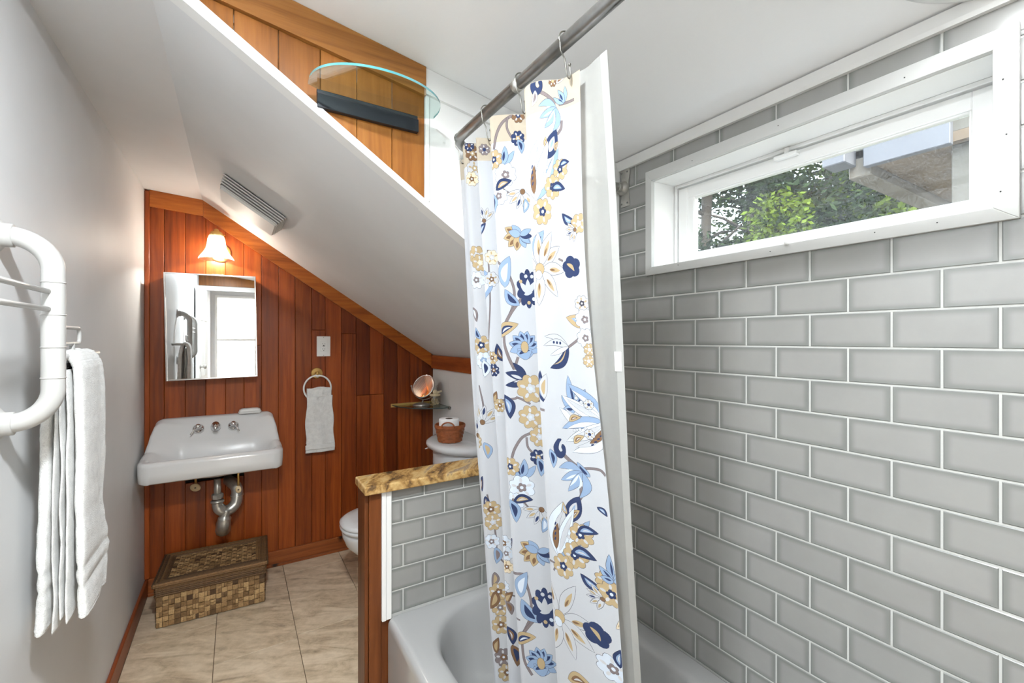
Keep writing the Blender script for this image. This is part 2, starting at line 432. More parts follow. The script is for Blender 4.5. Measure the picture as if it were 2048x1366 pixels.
# ------------------------------------------------------------------ left wall, its base and corner
mb = MB(); mb.box((XL-.12, YB-3.0, -.02), (XL, YS+.1, 2.5), rnd=.5)
struct(mb.build('wall_left', M_plaster), 'smooth pale grey plaster wall on the left')
mb = MB(); mb.box((XL, YB+.02, 0), (XL+.013, YS-.012, .085), bev=.003)
struct(mb.build('baseboard_left', M_woodbaseY), 'brown wood baseboard along the left wall')

# ------------------------------------------------------------------ wood wall behind the sink
mb = MB(); mb.box((XL-.02, YS+.002, -.02), (XR+.05, YS+.12, 2.4), mi=1)
seams = [XL, -.324, -.234, -.143, -.052, .037, .124, .212, .301, .393, .470, .565, .657, .743, .835, .926, 1.014, 1.100, XR]
rn = [.45, .8, .3, .95, .55, .9, .62, .85, .35, .55, .78, .4, .3, .62, .12, .45, .66, .1]
joint = {1: 1.44, 11: 1.37, 13: .97, 5: 1.3, 9: 1.39, 12: .97}
for i in range(18):
    a, b = seams[i], seams[i+1]
    zs = [0, joint[i], 2.2] if i in joint else [0, 2.2]
    for j in range(len(zs)-1):
        # clip to the opening left by the pipes under the sink
        segs = [(zs[j], zs[j+1])]
        if -.25 < a < .02 and j == 0: segs = [(0, .556), (.66, zs[1])]
        for z0, z1 in segs:
            zt = min(z1, soff((a+b)/2)+.06)
            if zt - z0 < .02: continue
            mb.box((a+.0006, YS-.010, z0+.0006), (b-.0006, YS+.004, zt-.0006), bev=.0022, mi=0, rnd=min(1, max(0, rn[i]+(.18 if j else 0)*random.choice((-1, 1)))))
mb.box((-.25, YS-.001, .54), (.04, YS+.004, .68), mi=2)  # near-black sheet, shade inside the opening put into colour
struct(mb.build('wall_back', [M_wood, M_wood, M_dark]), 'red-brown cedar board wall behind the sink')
mb = MB(); mb.box((XL+.014, YS-.026, 0), (XR-.001, YS-.010, .088), bev=.003); mb.box((XL+.014, YS-.036, 0), (XR-.001, YS-.0265, .018), bev=.004)
struct(mb.build('baseboard_back', M_woodbase), 'brown wood baseboard under the cedar boards')
# corner bead and the sloping trim under the soffit
mb = MB(); mb.box((XL+.0005, YS-.026, .09), (XL+.022, YS-.010, 2.104), bev=.003, rnd=.8)
struct(mb.build('trim_4', M_wood), 'thin vertical wood strip in the corner left of the mirror')
def slopeboard(mb, pts, y0, y1, w, mi=0, rnd=.6):
    """board in the x-z plane hanging below the line pts (downwards by w)"""
    n = len(pts)
    V = []
    for y in (y0, y1):
        V += [(x, y, z) for x, z in pts] + [(x, y, z-w) for x, z in reversed(pts)]
    m = 2*n
    F = [tuple(range(m)), tuple(reversed(range(m, 2*m)))] + [(i, m+i, m+(i+1) % m, (i+1) % m) for i in range(m)]
    mb.add(V, F, mi=mi, rnd=rnd)
mb = MB()
slopeboard(mb, [(XL+.022, 2.110), (-.155, 2.094)], YS-.026, YS-.0105, .085, rnd=.7)
slopeboard(mb, [(-.154, 2.093), (XR-.018, soff(XR-.018)-.001)], YS-.026, YS-.0105, .088, rnd=.9)
t5 = struct(mb.build('trim_5', M_woodtrim), 'orange wood trim board running down the slope of the stair soffit')

# ------------------------------------------------------------------ stair soffit (alcove ceiling)
mb = MB()
prof = [(XL, 2.112), (-.159, 2.095), (XR, soff(XR))]
NX = 1
def extr(mb, prof, y0, y1, th, **k):
    n = len(prof); V = []
    for y in (y0, y1): V += [(x, y, z) for x, z in prof] + [(x, y, z+th) for x, z in reversed(prof)]
    m = 2*n
    F = [tuple(range(m)), tuple(reversed(range(m, 2*m)))] + [(i, m+i, m+(i+1) % m, (i+1) % m) for i in range(m)]
    mb.add(V, F, **k)
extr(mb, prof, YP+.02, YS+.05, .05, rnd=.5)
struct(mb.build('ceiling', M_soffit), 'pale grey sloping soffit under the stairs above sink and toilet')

# wall above the stair line: boards, white panel, edge band, crown
def diag(x): return EYE + .727 - .672*(x+.075)          # lower edge of the boards
mb = MB()
xs = [XL, -.19, -.098, -.005, .083, .174, .260, .350, .440]
for i in range(8):
    a, b = xs[i], xs[i+1]
    za, zb = max(diag(a)-.012, 0), diag(b)-.012
    zt0, zt1 = ceilz(a)+.03, ceilz(b)+.03
    V = [(a+.0006, YP, za), (b-.0006, YP, zb), (b-.0006, YP, zt1), (a+.0006, YP, zt0)]
    V2 = [(x, YP+.012, z) for x, _, z in V]
    e = .002
    Vf = [(a+e, YP-.0015, za+e), (b-e, YP-.0015, zb+e), (b-e, YP-.0015, zt1), (a+e, YP-.0015, zt0)]
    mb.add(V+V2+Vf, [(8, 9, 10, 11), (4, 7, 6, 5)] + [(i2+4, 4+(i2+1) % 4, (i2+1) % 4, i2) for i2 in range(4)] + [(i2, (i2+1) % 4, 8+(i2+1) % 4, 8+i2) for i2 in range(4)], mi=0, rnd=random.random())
# white panel right of the boards + backing
extr(mb, [(XL, soff(XL)+.052), (-.159, soff(-.159)+.052), (.44, soff(.44)+.052)], YP+.013, YP+.06, .12, mi=1, rnd=.5)
V = [(.4405, diag(.4405)-.012), (XR, soff(XR)), (XR, ceilz(XR)+.03), (.4405, ceilz(.4405)+.03)]
n = 4
mb.add([(x, YP, z) for x, z in V]+[(x, YP+.05, z) for x, z in V], [(0, 1, 2, 3), (7, 6, 5, 4)]+[(i+4, 4+(i+1) % 4, (i+1) % 4, i) for i in range(4)], mi=1, rnd=.5)
struct(mb.build('wall_upper', [M_woodlit, M_white]), 'wall above the stair line, golden boards at left and white panel at right')
# sloping white edge band along the stair
def band(mb, x0, x1, lo, hi, y0, y1):
    V = []
    for y in (y0, y1): V += [(x0, y, lo(x0)), (x1, y, lo(x1)), (x1, y, hi(x1)), (x0, y, hi(x0))]
    mb.add(V, [(0, 1, 2, 3), (7, 6, 5, 4)]+[(i+4, 4+(i+1) % 4, (i+1) % 4, i) for i in range(4)], rnd=.5)
mb = MB()
lo = lambda x: min(diag(x)-.028, soff(x)-.004) if x > -.159 else 2.08
band(mb, -.159, XR-.0035, lambda x: soff(x)-.008, diag, YP-.012, YP+.03)
band(mb, XL, -.1595, lambda x: 2.09, lambda x: 2.15, YP-.012, YP+.03)
struct(mb.build('trim_6', M_white), 'white painted edge band along the slope of the stairs')
mb = MB()
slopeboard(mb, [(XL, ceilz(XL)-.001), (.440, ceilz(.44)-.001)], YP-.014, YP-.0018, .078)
struct(mb.build('trim_7', M_woodtrimlit), 'knotty golden wood trim under the ceiling above the boards')
mb = MB()
slopeboard(mb, [(.4415, ceilz(.4415)-.001), (XR-.0035, ceilz(XR)-.001)], YP-.010, YP+.001, .070)
mb.box((.4415, YP-.006, diag(.45)+.004), (.4535, YP+.001, ceilz(.45)-.072), bev=.002)
mb.box((XR-.022, YP-.010, 1.30), (XR-.0068, YP+.001, ceilz(XR)-.072), bev=.002)
struct(mb.build('trim_8', M_white), 'flat white trim under the ceiling of the white panel')

# ------------------------------------------------------------------ main ceiling, crown over the tiles
mb = MB()
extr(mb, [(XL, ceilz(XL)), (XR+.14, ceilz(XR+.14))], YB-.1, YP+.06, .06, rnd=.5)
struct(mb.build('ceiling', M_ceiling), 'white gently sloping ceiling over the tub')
mb = MB()
V = []
for y in (YB+.01, YP-.0105):
    V += [(XR-.001, y, ceilz(XR)-.001), (XR-.001, y, ceilz(XR)-.030), (XR-.016, y, ceilz(XR)-.030), (XR-.020, y, ceilz(XR)-.022), (XR-.026, y, ceilz(XR)-.001)]
mb.add(V, [(4, 3, 2, 1, 0), (5, 6, 7, 8, 9)]+[(i, (i+1) % 5, 5+(i+1) % 5, 5+i) for i in range(5)], rnd=.5)
struct(mb.build('trim_9', M_white), 'white crown strip over the grey tiles')

# ------------------------------------------------------------------ window in the right wall
wroot = struct(thing('window_1', (XR, .615, WZ0), 'wide low awning window with white casing above the tub', None))
mb = MB()
CT = .014
def casing(mb):
    o = (.193, 1.033, 1.548, 1.895); i_ = (WY0, WY1, WZ0, WZ1)
    xo, xi = XR-.0035, XR-.0035-CT
    oc = [(o[0], o[2]), (o[1], o[2]), (o[1], o[3]), (o[0], o[3])]; ic = [(i_[0], i_[2]), (i_[1], i_[2]), (i_[1], i_[3]), (i_[0], i_[3])]
    for k in range(4):
        a, b, c, d = oc[k], oc[(k+1) % 4], ic[(k+1) % 4], ic[k]
        V = [(xo, *a), (xo, *b), (xo, *c), (xo, *d), (xi+.004, *a), (xi+.004, *b), (xi, *c), (xi, *d)]
        mb.add(V, [(0, 1, 2, 3), (7, 6, 5, 4), (0, 4, 5, 1), (1, 5, 6, 2), (2, 6, 7, 3), (3, 7, 4, 0)], rnd=.5)
M_casing = simple('casing_paint', (202, 202, 199), .45, bump=.06, bscale=30)
casing(mb)
mb.build('casing', M_casing, wroot, bevel=.0012)
mb = MB()   # jamb lining
XF = XR+.100
for lo_, hi_ in (((XR-.004, WY0, WZ0-.006), (XF+.04, WY1, WZ0+.001)), ((XR-.004, WY0, WZ1-.001), (XF+.04, WY1, WZ1+.006)), ((XR-.004, WY0-.006, WZ0), (XF+.04, WY0+.001, WZ1)), ((XR-.004, WY1-.001, WZ0), (XF+.04, WY1+.006, WZ1))):
    mb.box(lo_, hi_, rnd=.5)
mb.build('jamb', M_vinyl, wroot)
def rectframe(mb, x0, x1, y0, y1, z0, z1, w, bev=.0015):
    mb.box((x0, y0, z0), (x1, y0+w, z1), bev); mb.box((x0, y1-w, z0), (x1, y1, z1), bev)
    mb.box((x0, y0+w, z0), (x1, y1-w, z0+w), bev); mb.box((x0, y0+w, z1-w), (x1, y1-w, z1), bev)
mb = MB(); rectframe(mb, XF-.006, XF+.03, WY0+.002, WY1-.002, WZ0+.002, WZ1-.001, .010)
mb.build('window_frame', M_vinyl, wroot)
mb = MB(); rectframe(mb, XF, XF+.03, WY0+.015, WY1-.015, WZ0+.012, WZ1-.016, .037); rectframe(mb, XF+.004, XF+.024, WY0+.052, WY1-.070, WZ0+.038, WZ1-.052, .005)
mb.box((XF+.002, WY1-.072, WZ0+.03), (XF+.028, WY1-.05, WZ1-.03), .001)
mb.build('sash', M_vinyl, wroot)
mb = MB(); mb.box((XF+.012, WY0+.05, WZ0+.035), (XF+.016, WY1-.06, WZ1-.05), rnd=.5)
mb.build('pane', M_pane, wroot)
mb = MB(); mb.box((XF-.018, .605, WZ1-.030), (XF+.002, .665, WZ1-.019), .002); mb.box((XF-.012, .628, WZ1-.022), (XF+.002, .640, WZ1-.002), .002)
mb.build('latch', M_vinyl, wroot)
mb = MB(); mb.tube([(XR-.022, .578, WZ0-.004), (XR-.022, .578, WZ0+.010)], .005, 10)
mb.build('sill_catch', M_vinyl, wroot)
mb = MB()
for (y, z) in ((.215, 1.60), (.208, 1.70), (.212, 1.80), (.40, 1.564), (.30, 1.563), (.62, 1.56), (.9, 1.565), (.35, 1.872), (.6, 1.875), (.85, 1.872)):
    mb.lathe([(.0013, 0), (.0011, .0012), (.0001, .0016)], Matrix.Translation((XR-.0168, y, z)) @ Matrix.Rotation(-PI/2, 4, 'Y'), 6)
mb.build('nail_heads', M_dgrey, wroot)

# ------------------------------------------------------------------ bathtub
tub = thing('bathtub', (.81, .78, 0), 'grey-white enamel bathtub set between half wall and tiled wall', 'bathtub')
mb = MB()
X0, X1, TY0, TY1 = .4455, XR-.0078, .02, 1.5360
N = 12
rings = [rrect(X0, X1, TY0, TY1, .006, .001, N), rrect(X0, X1, TY0, TY1, .006, .335, N), rrect(X0+.001, X1, TY0, TY1, .007, .352, N),
         rrect(X0+.006, X1-.001, TY0+.002, TY1-.001, .010, .363, N), rrect(X0+.014, X1-.002, TY0+.006, TY1-.002, .014, .368, N), rrect(X0+.026, X1-.006, TY0+.012, TY1-.005, .02, .3695, N)]
ix0, ix1, iy0, iy1 = .532, 1.105, .09, 1.502
for d, z, rr in ((-.016, .3680, .250), (-.004, .366, .252), (.004, .360, .250), (.010, .348, .246), (.020, .31, .236), (.036, .24, .222), (.055, .17, .205), (.085, .11, .18), (.13, .082, .14), (.19, .076, .08)):
    rings.append(rrect(ix0+d*.9, ix1-d*.9, iy0+d*1.6, iy1-d*1.25, rr, z, N))
mb.loft(rings, cap0=False, cap1=True)
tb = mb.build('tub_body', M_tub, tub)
mb = MB(); mb.lathe([(.0, .0), (.03, .0), (.033, .003), (.026, .006), (.0001, .004)], Matrix.Translation((.82, .35, .0765)), 24); mb.build('drain', M_chrome, tub)
mb = MB(); mb.lathe([(.034, 0), (.036, .004), (.02, .010), (.0001, .011)], Matrix.Translation((.82, .128, .27)) @ Matrix.Rotation(-PI/2+.15, 4, 'X'), 24); mb.build('overflow_plate', M_chrome, tub)

# ------------------------------------------------------------------ granite cap on the half wall
cap = MB()
cap.box((.362, 1.508, .8125), (XR-.007, 1.652, .842), bev=.005, seg=3, smooth=False)
tag(cap.build('stone_ledge', M_granite), 'gold and brown veined stone ledge on top of the tiled half wall', 'ledge')

# ------------------------------------------------------------------ wall-hung sink
sink = thing('wall_sink', (-.09, YS-.01, .65), 'old white enamel wall-hung sink with raised back under the mirror', 'sink')
def lerp_table(tb_, t):
    for (a, va), (b, vb) in zip(tb_, tb_[1:]):
        if t <= b:
            u = (t-a)/(b-a); u = u*u*(3-2*u)*.35+u*.65
            return va+(vb-va)*u
    return tb_[-1][1]
DS = .315     # depth of the sink
def sink_pt(s, t):
    xl = -.362 - .030*smoothstep(0, .75, t); xr = .186 + .024*smoothstep(0, .75, t)
    # rounded front corners
    rc = .05
    yy = YS-.012 - DS*t
    if t > 1-rc/DS:
        q = (t-(1-rc/DS))/(rc/DS); ins = rc*(1-math.sqrt(max(0, 1-q*q)))*.8; xl += ins; xr -= ins
    x = xl+(xr-xl)*s
    rim = lerp_table([(0, .915), (.06, .915), (.16, .900), (.34, .820), (.5, .775), (.75, .757), (1, .752)], t)
    # top corners of the back rounded
    ed = min(x-xl, xr-x)
    if t < .3:
        rr = .045; q = max(0, 1-ed/rr); rim -= rr*.8*(1-math.sqrt(max(0, 1-q*q)))*(1-smoothstep(.12, .3, t))
    bas = lerp_table([(0, .915), (.07, .912), (.14, .885), (.32, .800), (.46, .705), (.60, .645), (.88, .635), (1, .62)], t)
    ml = smoothstep(.022, .15, x-xl); mr = smoothstep(.022, .12, xr-x)
    mf = 1-smoothstep(.80, .925, t)
    mk = ml*mr*mf
    z = rim + (bas-rim)*mk
    z -= .006*(1-smoothstep(0, .010, ed)) + .008*smoothstep(.965, 1, t)
    return Vector((x, yy, z))
mb = MB()
NS, NTt = 72, 60
ss = [ (1-math.cos(PI*i/NS))/2*.5+.5*i/NS for i in range(NS+1)]
tt = [j/NTt for j in range(NTt+1)]
grid = [[sink_pt(s, t) for s in ss] for t in tt]
V = [p for r_ in grid for p in r_]
F = [(j*(NS+1)+i, (j+1)*(NS+1)+i, (j+1)*(NS+1)+i+1, j*(NS+1)+i+1) for j in range(NTt) for i in range(NS)]
# skirt
bd = [(j, 0) for j in range(NTt+1)] + [(NTt, i) for i in range(1, NS+1)] + [(j, NS) for j in range(NTt-1, -1, -1)]
base = len(V)
nb = len(bd)
cx = -.09
for lvl in range(6):
    for (j, i) in bd:
        p = grid[j][i]
        zt = p.z
        zb = .652 if j > NTt*.35 else .652+.03*(1-j/(NTt*.35))
        fr = (.04, .12, .5, .92, 1.0, 1.0)[lvl]
        o = (.003, .004, .004, .002, -.008, -.05)[lvl]
        d = Vector(((1 if i == NS else (-1 if i == 0 else 0)), (-1 if j == NTt else 0), 0))
        if d.length: d.normalize()
        q = Vector((p.x, p.y, zt+(zb-zt)*fr)) + d*o
        if lvl == 5: q.z += .015
        V.append(q)
for k in range(nb-1):
    a, b = bd[k][0]*(NS+1)+bd[k][1], bd[k+1][0]*(NS+1)+bd[k+1][1]
    F.append((a, b, base+k+1, base+k)) if False else F.append((b, a, base+k, base+k+1))
for lvl in range(5):
    for k in range(nb-1):
        a = base+lvl*nb+k
        F.append((a+1, a, a+nb, a+nb+1))
mb.add(V, F, smooth=True, rnd=.5)
# bowl underside
mb.lathe([(.19, .68), (.175, .665), (.12, .635), (.05, .622), (.001, .622)], Matrix.Translation((cx, YS-.19, 0)) @ Matrix.Diagonal((1, .62, 1, 1)), 32, cap=False)
so = mb.build('basin', M_enamel, sink)
def hdl(x, ang, nm):
    """round escutcheon with a lever on the slanted back of the sink"""
    M = Matrix.Translation((x, 2.893, .856)) @ Matrix.Rotation(R(52), 4, 'X')
    M = M @ Matrix.Scale(1.25, 4)
    m = MB(); m.lathe([(.021, -.004), (.021, .004), (.017, .009), (.011, .013), (.010, .024), (.008, .030), (.0001, .031)], M, 24)
    m.build('handle_base', M_chrome, sink)
    m = MB(); m.tube([M @ Vector((0, 0, .024)), M @ Vector((math.cos(ang)*.02, math.sin(ang)*.02, .026)), M @ Vector((math.cos(ang)*.045, math.sin(ang)*.045, .024))], [.005, .004, .0032], 10)
    m.build('faucet_lever', M_chrome, sink)
hdl(-.172, R(235), 'l'); hdl(-.014, R(300), 'r')
M = Matrix.Translation((-.095, 2.893, .858)) @ Matrix.Rotation(R(52), 4, 'X') @ Matrix.Scale(1.25, 4)
m = MB(); m.lathe([(.019, -.004), (.019, .006), (.016, .012), (.013, .026)], M, 24); m.tube([M @ Vector((0, .0, .02)), M @ Vector((0, -.006, .03)), M @ Vector((0, -.022, .032)), M @ Vector((0, -.032, .026))], [.013, .013, .012, .010], 14)
m.build('spout', M_chrome, sink)
m = MB(); m.lathe([(.022, 0), (.024, .003), (.014, .004), (.0001, .001)], Matrix.Translation((-.085, YS-.2, .637)), 20); m.build('drain', M_chrome, sink)
# trap and supply valves
m = MB()
px, py = -.085, 2.80
m.tube([(px, py, .60), (px, py, .50)], .0165, 20); m.lathe([(.026, .498), (.027, .505), (.027, .520), (.022, .524)], Matrix.Translation((px, py, 0)), 8, smooth=False)
m.lathe([(.031, .478), (.031, .486), (.028, .49)], Matrix.Translation((px, py, 0)), 20)
m.tube(spline([(px, py, .49), (px+.003, py, .455), (px+.022, py+.004, .428), (px+.052, py+.012, .424), (px+.080, py+.022, .448), (px+.088, py+.03, .49), (px+.086, py+.045, .525), (px+.066, py+.075, .548), (px+.05, py+.12, .552), (px+.045, py+.165, .552)], 6), [.026]*7+[.028]*42+[.023]*6, 20)
m.lathe([(.031, 0), (.031, .008)], Matrix.Translation((px+.088, py+.032, .487)), 20)
m.tube(spline([(px+.04, py+.002, .43), (px+.032, py, .39), (px+.026, py+.006, .345), (px+.024, py+.05, .312), (px+.024, py+.10, .305), (px+.024, py+.165, .305)], 6), [.024]*6+[.031]*12+[.036]*13, 20)
m.lathe([(.0275, 0), (.0275, .004)], Matrix.Translation((px+.029, py+.005, .366)), 20)
m.build('drain_trap', M_dull, sink)
for vx, tilt, zz, kf in ((-.186, .45, .548, 2.90), (.009, -.15, .536, 2.788)):
    m = MB(); m.tube([(vx, 2.955, zz), (vx, kf+.005, zz)], .007, 10); m.tube([(vx, kf+.02, zz), (vx, kf+.022, .66)], .0055, 10)
    v = m.build('supply_valve', M_brass, sink)
    m = MB(); m.lathe([(.0001, -.004), (.019, -.004), (.020, 0), (.017, .004), (.0001, .005)], Matrix.Translation((vx, kf, zz-.004)) @ Matrix.Rotation(tilt, 4, 'Y') @ Matrix.Rotation(PI/2-.1, 4, 'X') @ Matrix.Diagonal((.72 if tilt < 0 else 1.25, 1, 1, 1)), 20); m.build('valve_knob', M_yellow, v)
    m = MB(); m.lathe([(.0001, 0), (.0045, 0), (.0045, .002), (.0001, .003)], Matrix.Translation((vx, kf-.0065, zz-.004)) @ Matrix.Rotation(PI/2, 4, 'X'), 10); m.build('valve_screw', M_red, v)

# covered soap box on the back of the sink
soap = thing('soap_box', (.066, 2.945, .915), 'small white lidded soap box on the right end of the sink back', 'soap box')
m = MB(); m.loft([rrect(.012, .118, 2.915, 2.962, .012, .9155, 4), rrect(.008, .122, 2.912, 2.962, .013, .922, 4), rrect(.008, .122, 2.912, 2.962, .013, .924, 4)], smooth=False); m.build('soap_tray', M_plate, soap)
m = MB(); m.loft([rrect(.010, .120, 2.914, 2.962, .013, .9245, 4), rrect(.014, .116, 2.917, 2.960, .012, .936, 4), rrect(.026, .104, 2.925, 2.954, .010, .942, 4)]); m.build('soap_lid', M_plate, soap)

# ------------------------------------------------------------------ mirror cabinet
cab = thing('mirror_cabinet', (-.108, YS-.01, 1.402), 'mirrored medicine cabinet with thin metal frame on the cedar wall', 'mirror')
MM = Matrix.Translation((-.108, 0, 1.402)) @ Matrix.Rotation(R(-1.0), 4, 'Y')
w2, h2 = .204, .279
m = MB(); m.box((-w2+.006, 2.872, -h2+.006), (w2-.006, YS-.0105, h2-.006), .002, M=MM); m.build('cabinet_body', M_steel, cab)
m = MB()
for lo_, hi_ in (((-w2, 2.860, -h2), (-w2+.007, 2.8715, h2)), ((w2-.007, 2.860, -h2), (w2, 2.8715, h2)), ((-w2+.007, 2.860, -h2), (w2-.007, 2.8715, -h2+.007)), ((-w2+.007, 2.860, h2-.007), (w2-.007, 2.8715, h2))):
    m.box(lo_, hi_, .0012, M=MM)
m.build('mirror_frame', M_chrome, cab)
m = MB(); m.box((-w2+.007, 2.8635, -h2+.007), (w2-.007, 2.871, h2-.007), 0, M=MM); m.build('mirror_glass', M_mirror, cab)

# ------------------------------------------------------------------ wall lamp
lamp = thing('wall_lamp', (-.092, YS-.01, 1.86), 'small brass wall lamp with ribbed bell glass shade glowing above the mirror', 'lamp')
Ms = Matrix.Translation((-.092, 2.885, 0))
m = MB(); m.lathe([(.0001, -.0), (.05, 0), (.052, .006), (.044, .012), (.015, .018), (.0001, .019)], Matrix.Translation((-.076, YS-.0102, 1.815)) @ Matrix.Rotation(PI/2, 4, 'X'), 32)
m.tube(spline([(-.08, 2.95, 1.83), (-.086, 2.93, 1.90), (-.092, 2.905, 1.925), (-.092, 2.885, 1.915)], 6), .006, 10)
m.build('lamp_bracket', M_brass, lamp)
m = MB(); m.lathe([(.004, 1.932), (.011, 1.928), (.013, 1.92), (.026, 1.912), (.030, 1.905), (.030, 1.893), (.026, 1.891)], Ms, 24)
for a in range(3): m.tube([(-.092+.028*math.cos(a*2.1), 2.885+.028*math.sin(a*2.1), 1.9), (-.092+.04*math.cos(a*2.1), 2.885+.04*math.sin(a*2.1), 1.9)], .003, 8)
m.build('lamp_socket', M_brass, lamp)
t = NT('ribbed_glass')
wv = t.n('ShaderNodeTexWave', {'Vector': t.coord(), 'Scale': 60.0}, bands_direction='X')
tr = t.n('ShaderNodeBsdfTransparent', {'Color': (1, .97, .93)})
tl = t.n('ShaderNodeBsdfTranslucent', {'Color': (.74, .69, .63)})
gl = t.n('ShaderNodeBsdfGlossy', {'Color': (1, 1, 1), 'Roughness': .12})
M_shade = t.surf(t.n('ShaderNodeMixShader', {0: .12, 1: t.n('ShaderNodeMixShader', {0: .55, 1: tr, 2: tl}), 2: gl}))
m = MB(); nn = 48
prof = [(.025, 1.905), (.034, 1.893), (.040, 1.872), (.042, 1.848), (.046, 1.825), (.057, 1.803), (.070, 1.785), (.079, 1.772), (.081, 1.765)]
rings = []
for k, (r_, z_) in enumerate(prof):
    rings.append([Vector((-.092+(r_+.0012*math.cos(24*2*PI*q/96)*min(1, k/2))*math.cos(2*PI*q/96), 2.885+(r_+.0012*math.cos(24*2*PI*q/96)*min(1, k/2))*math.sin(2*PI*q/96), z_)) for q in range(96)])
m.loft(rings, cap0=False, cap1=False); m.build('lamp_shade', M_shade, lamp)
M_bulb = simple('bulb', (255, 235, 200), .4, emis=(255, 224, 170), es=9)
m = MB(); m.lathe([(.010, 1.89), (.011, 1.87), (.020, 1.845), (.023, 1.825), (.018, 1.805), (.008, 1.798), (.0001, 1.797)], Ms, 20); m.build('bulb', M_bulb, lamp)

# ------------------------------------------------------------------ outlet
out = thing('outlet', (.460, YS-.010, 1.290), 'white two-socket outlet plate on the cedar boards', 'outlet')
m = MB(); m.box((.4205, YS-.0155, 1.228), (.4995, YS-.0101, 1.352), .0025, seg=2); m.build('cover_plate', M_plate, out)
m = MB(); m.box((.4435, YS-.0185, 1.257), (.4765, YS-.0156, 1.323), .001); m.build('socket_face', M_white, out)
for z in (1.274, 1.306):
    for q in (.4525, .4655):
        m = MB(); m.box((q, YS-.0192, z-.004), (q+.0017, YS-.0184, z+.0045), 0); m.build('slot', M_dgrey, out)
    m = MB(); m.lathe([(.0024, 0), (.0001, .0006)], Matrix.Translation((.46, YS-.0186, z-.009)) @ Matrix.Rotation(PI/2, 4, 'X'), 8); m.build('ground_hole', M_dgrey, out)
for z in (1.234, 1.346):
    m = MB(); m.lathe([(.002, 0), (.0001, .001)], Matrix.Translation((.46, YS-.0156, z)) @ Matrix.Rotation(PI/2, 4, 'X'), 8); m.build('screw', M_dgrey, out)
m = MB(); m.box((.454, YS-.020, 1.2905), (.466, YS-.0184, 1.2945), .0006); m.build('reset_button', M_dgrey, out); m = MB(); m.box((.454, YS-.020, 1.2855), (.466, YS-.0184, 1.2895), .0006); m.build('test_button', M_plate, out)

# ------------------------------------------------------------------ towel ring and hand towel
ring = thing('towel_ring', (.421, YS-.01, 1.128), 'white towel ring on a round brass mount right of the sink', 'towel ring')
m = MB(); m.lathe([(.0001, 0), (.033, 0), (.034, .004), (.028, .009), (.014, .012), (.010, .020), (.009, .036), (.0001, .038)], Matrix.Translation((.421, YS-.0102, 1.125)) @ Matrix.Rotation(PI/2, 4, 'X'), 32); m.build('mount', M_brass, ring)
m = MB(); m.lathe([(.0001, .02), (.011, .02), (.013, .026), (.009, .032), (.0001, .033)], Matrix.Translation((.421, YS-.0102, 1.112)) @ Matrix.Rotation(PI/2, 4, 'X'), 20)
m.tube([(.421+.077*math.cos(a), 2.932, 1.036+.077*math.sin(a)) for a in [2*PI*k/48 for k in range(48)]], .0052, 12, closed=True)
m.build('ring', M_plate, ring)
def cloth_sweep(path, width, thick, yfun, axis='y', n=10, amp=.004, seed=0, taper=None, nw=26):
    """path: points in the plane across the bar; width runs along axis; returns rings of a thick rounded strip"""
    rings = []
    P = [Vector(p) for p in path]
    L = 0; acc = [0]
    for a, b in zip(P, P[1:]): L += (b-a).length; acc.append(L)
    for i, p in enumerate(P):
        d = (P[min(i+1, len(P)-1)]-P[max(i-1, 0)]).normalized()
        nrm = Vector((d.z, 0, -d.x)) if axis == 'y' else Vector((0, d.z, -d.y))
        s0, s1 = width(acc[i]/L)
        ring_ = []
        for side in (1, -1):
            for k in range(nw+1):
                q = k/nw if side == 1 else 1-k/nw
                w = s0+(s1-s0)*q
                th = thick*(1-abs(2*q-1)**6*.55)/2
                wob = amp*(fbm((q*3.1+seed, acc[i]*9, seed), 1, 3)) + yfun(q, acc[i]/L)
                fz = .0016*noise.noise(Vector((w*140, acc[i]*140, seed+side)))
                base = Vector((p.x, w, p.z)) if axis == 'y' else Vector((w, p.y, p.z))
                ring_.append(base + nrm*(side*(th+fz)+wob))
        rings.append(ring_)
    return rings
def draped(path3, n=10): return spline(path3, n)
ht = MB()
yb = 2.932
zt = .972
for k, (dy, th, zb, x0, x1) in enumerate(((-.013, .012, .648, .352, .517), (.010, .010, .70, .357, .512))):
    pth = [(0, yb+dy, zb), (0, yb+dy*1.05, .80), (0, yb+dy*.95, .93), (0, yb+dy*.9, .99)]
    def wf(s, x0=x0, x1=x1): return (x0+.004*math.sin(9*s)+.006*s, x1-.014*s+.003*math.sin(13*s))
    ht.loft(cloth_sweep(spline(pth, 14), wf, th, lambda q, s: .0035*math.sin(q*9+s*2), 'x', amp=.006, seed=k*3+1), smooth=True, rnd=.5)
pth = [(0, yb-.0125, .985), (0, yb-.013, 1.0), (0, yb-.012, 1.022), (0, yb, 1.034), (0, yb+.011, 1.022), (0, yb+.010, .985)]
def wf2(s):
    return (.361, .498)
ht.loft(cloth_sweep(spline(pth, 10), wf2, .011, lambda q, s: .002*math.sin(q*8), 'x', amp=.004, seed=4), smooth=True, rnd=.5)
hto = tag(ht.build('hand_towel', M_terry), 'white terry hand towel hanging through the towel ring', 'towel')
m = MB(); m.loft(cloth_sweep(spline([(0, yb-.0205, .668), (0, yb-.0208, .695)], 6), lambda s: (.351, .518), .008, lambda q, s: .0035*math.sin(q*9+.3), 'x', amp=.004, seed=1)); m.build('towel_band', M_terryband, hto)

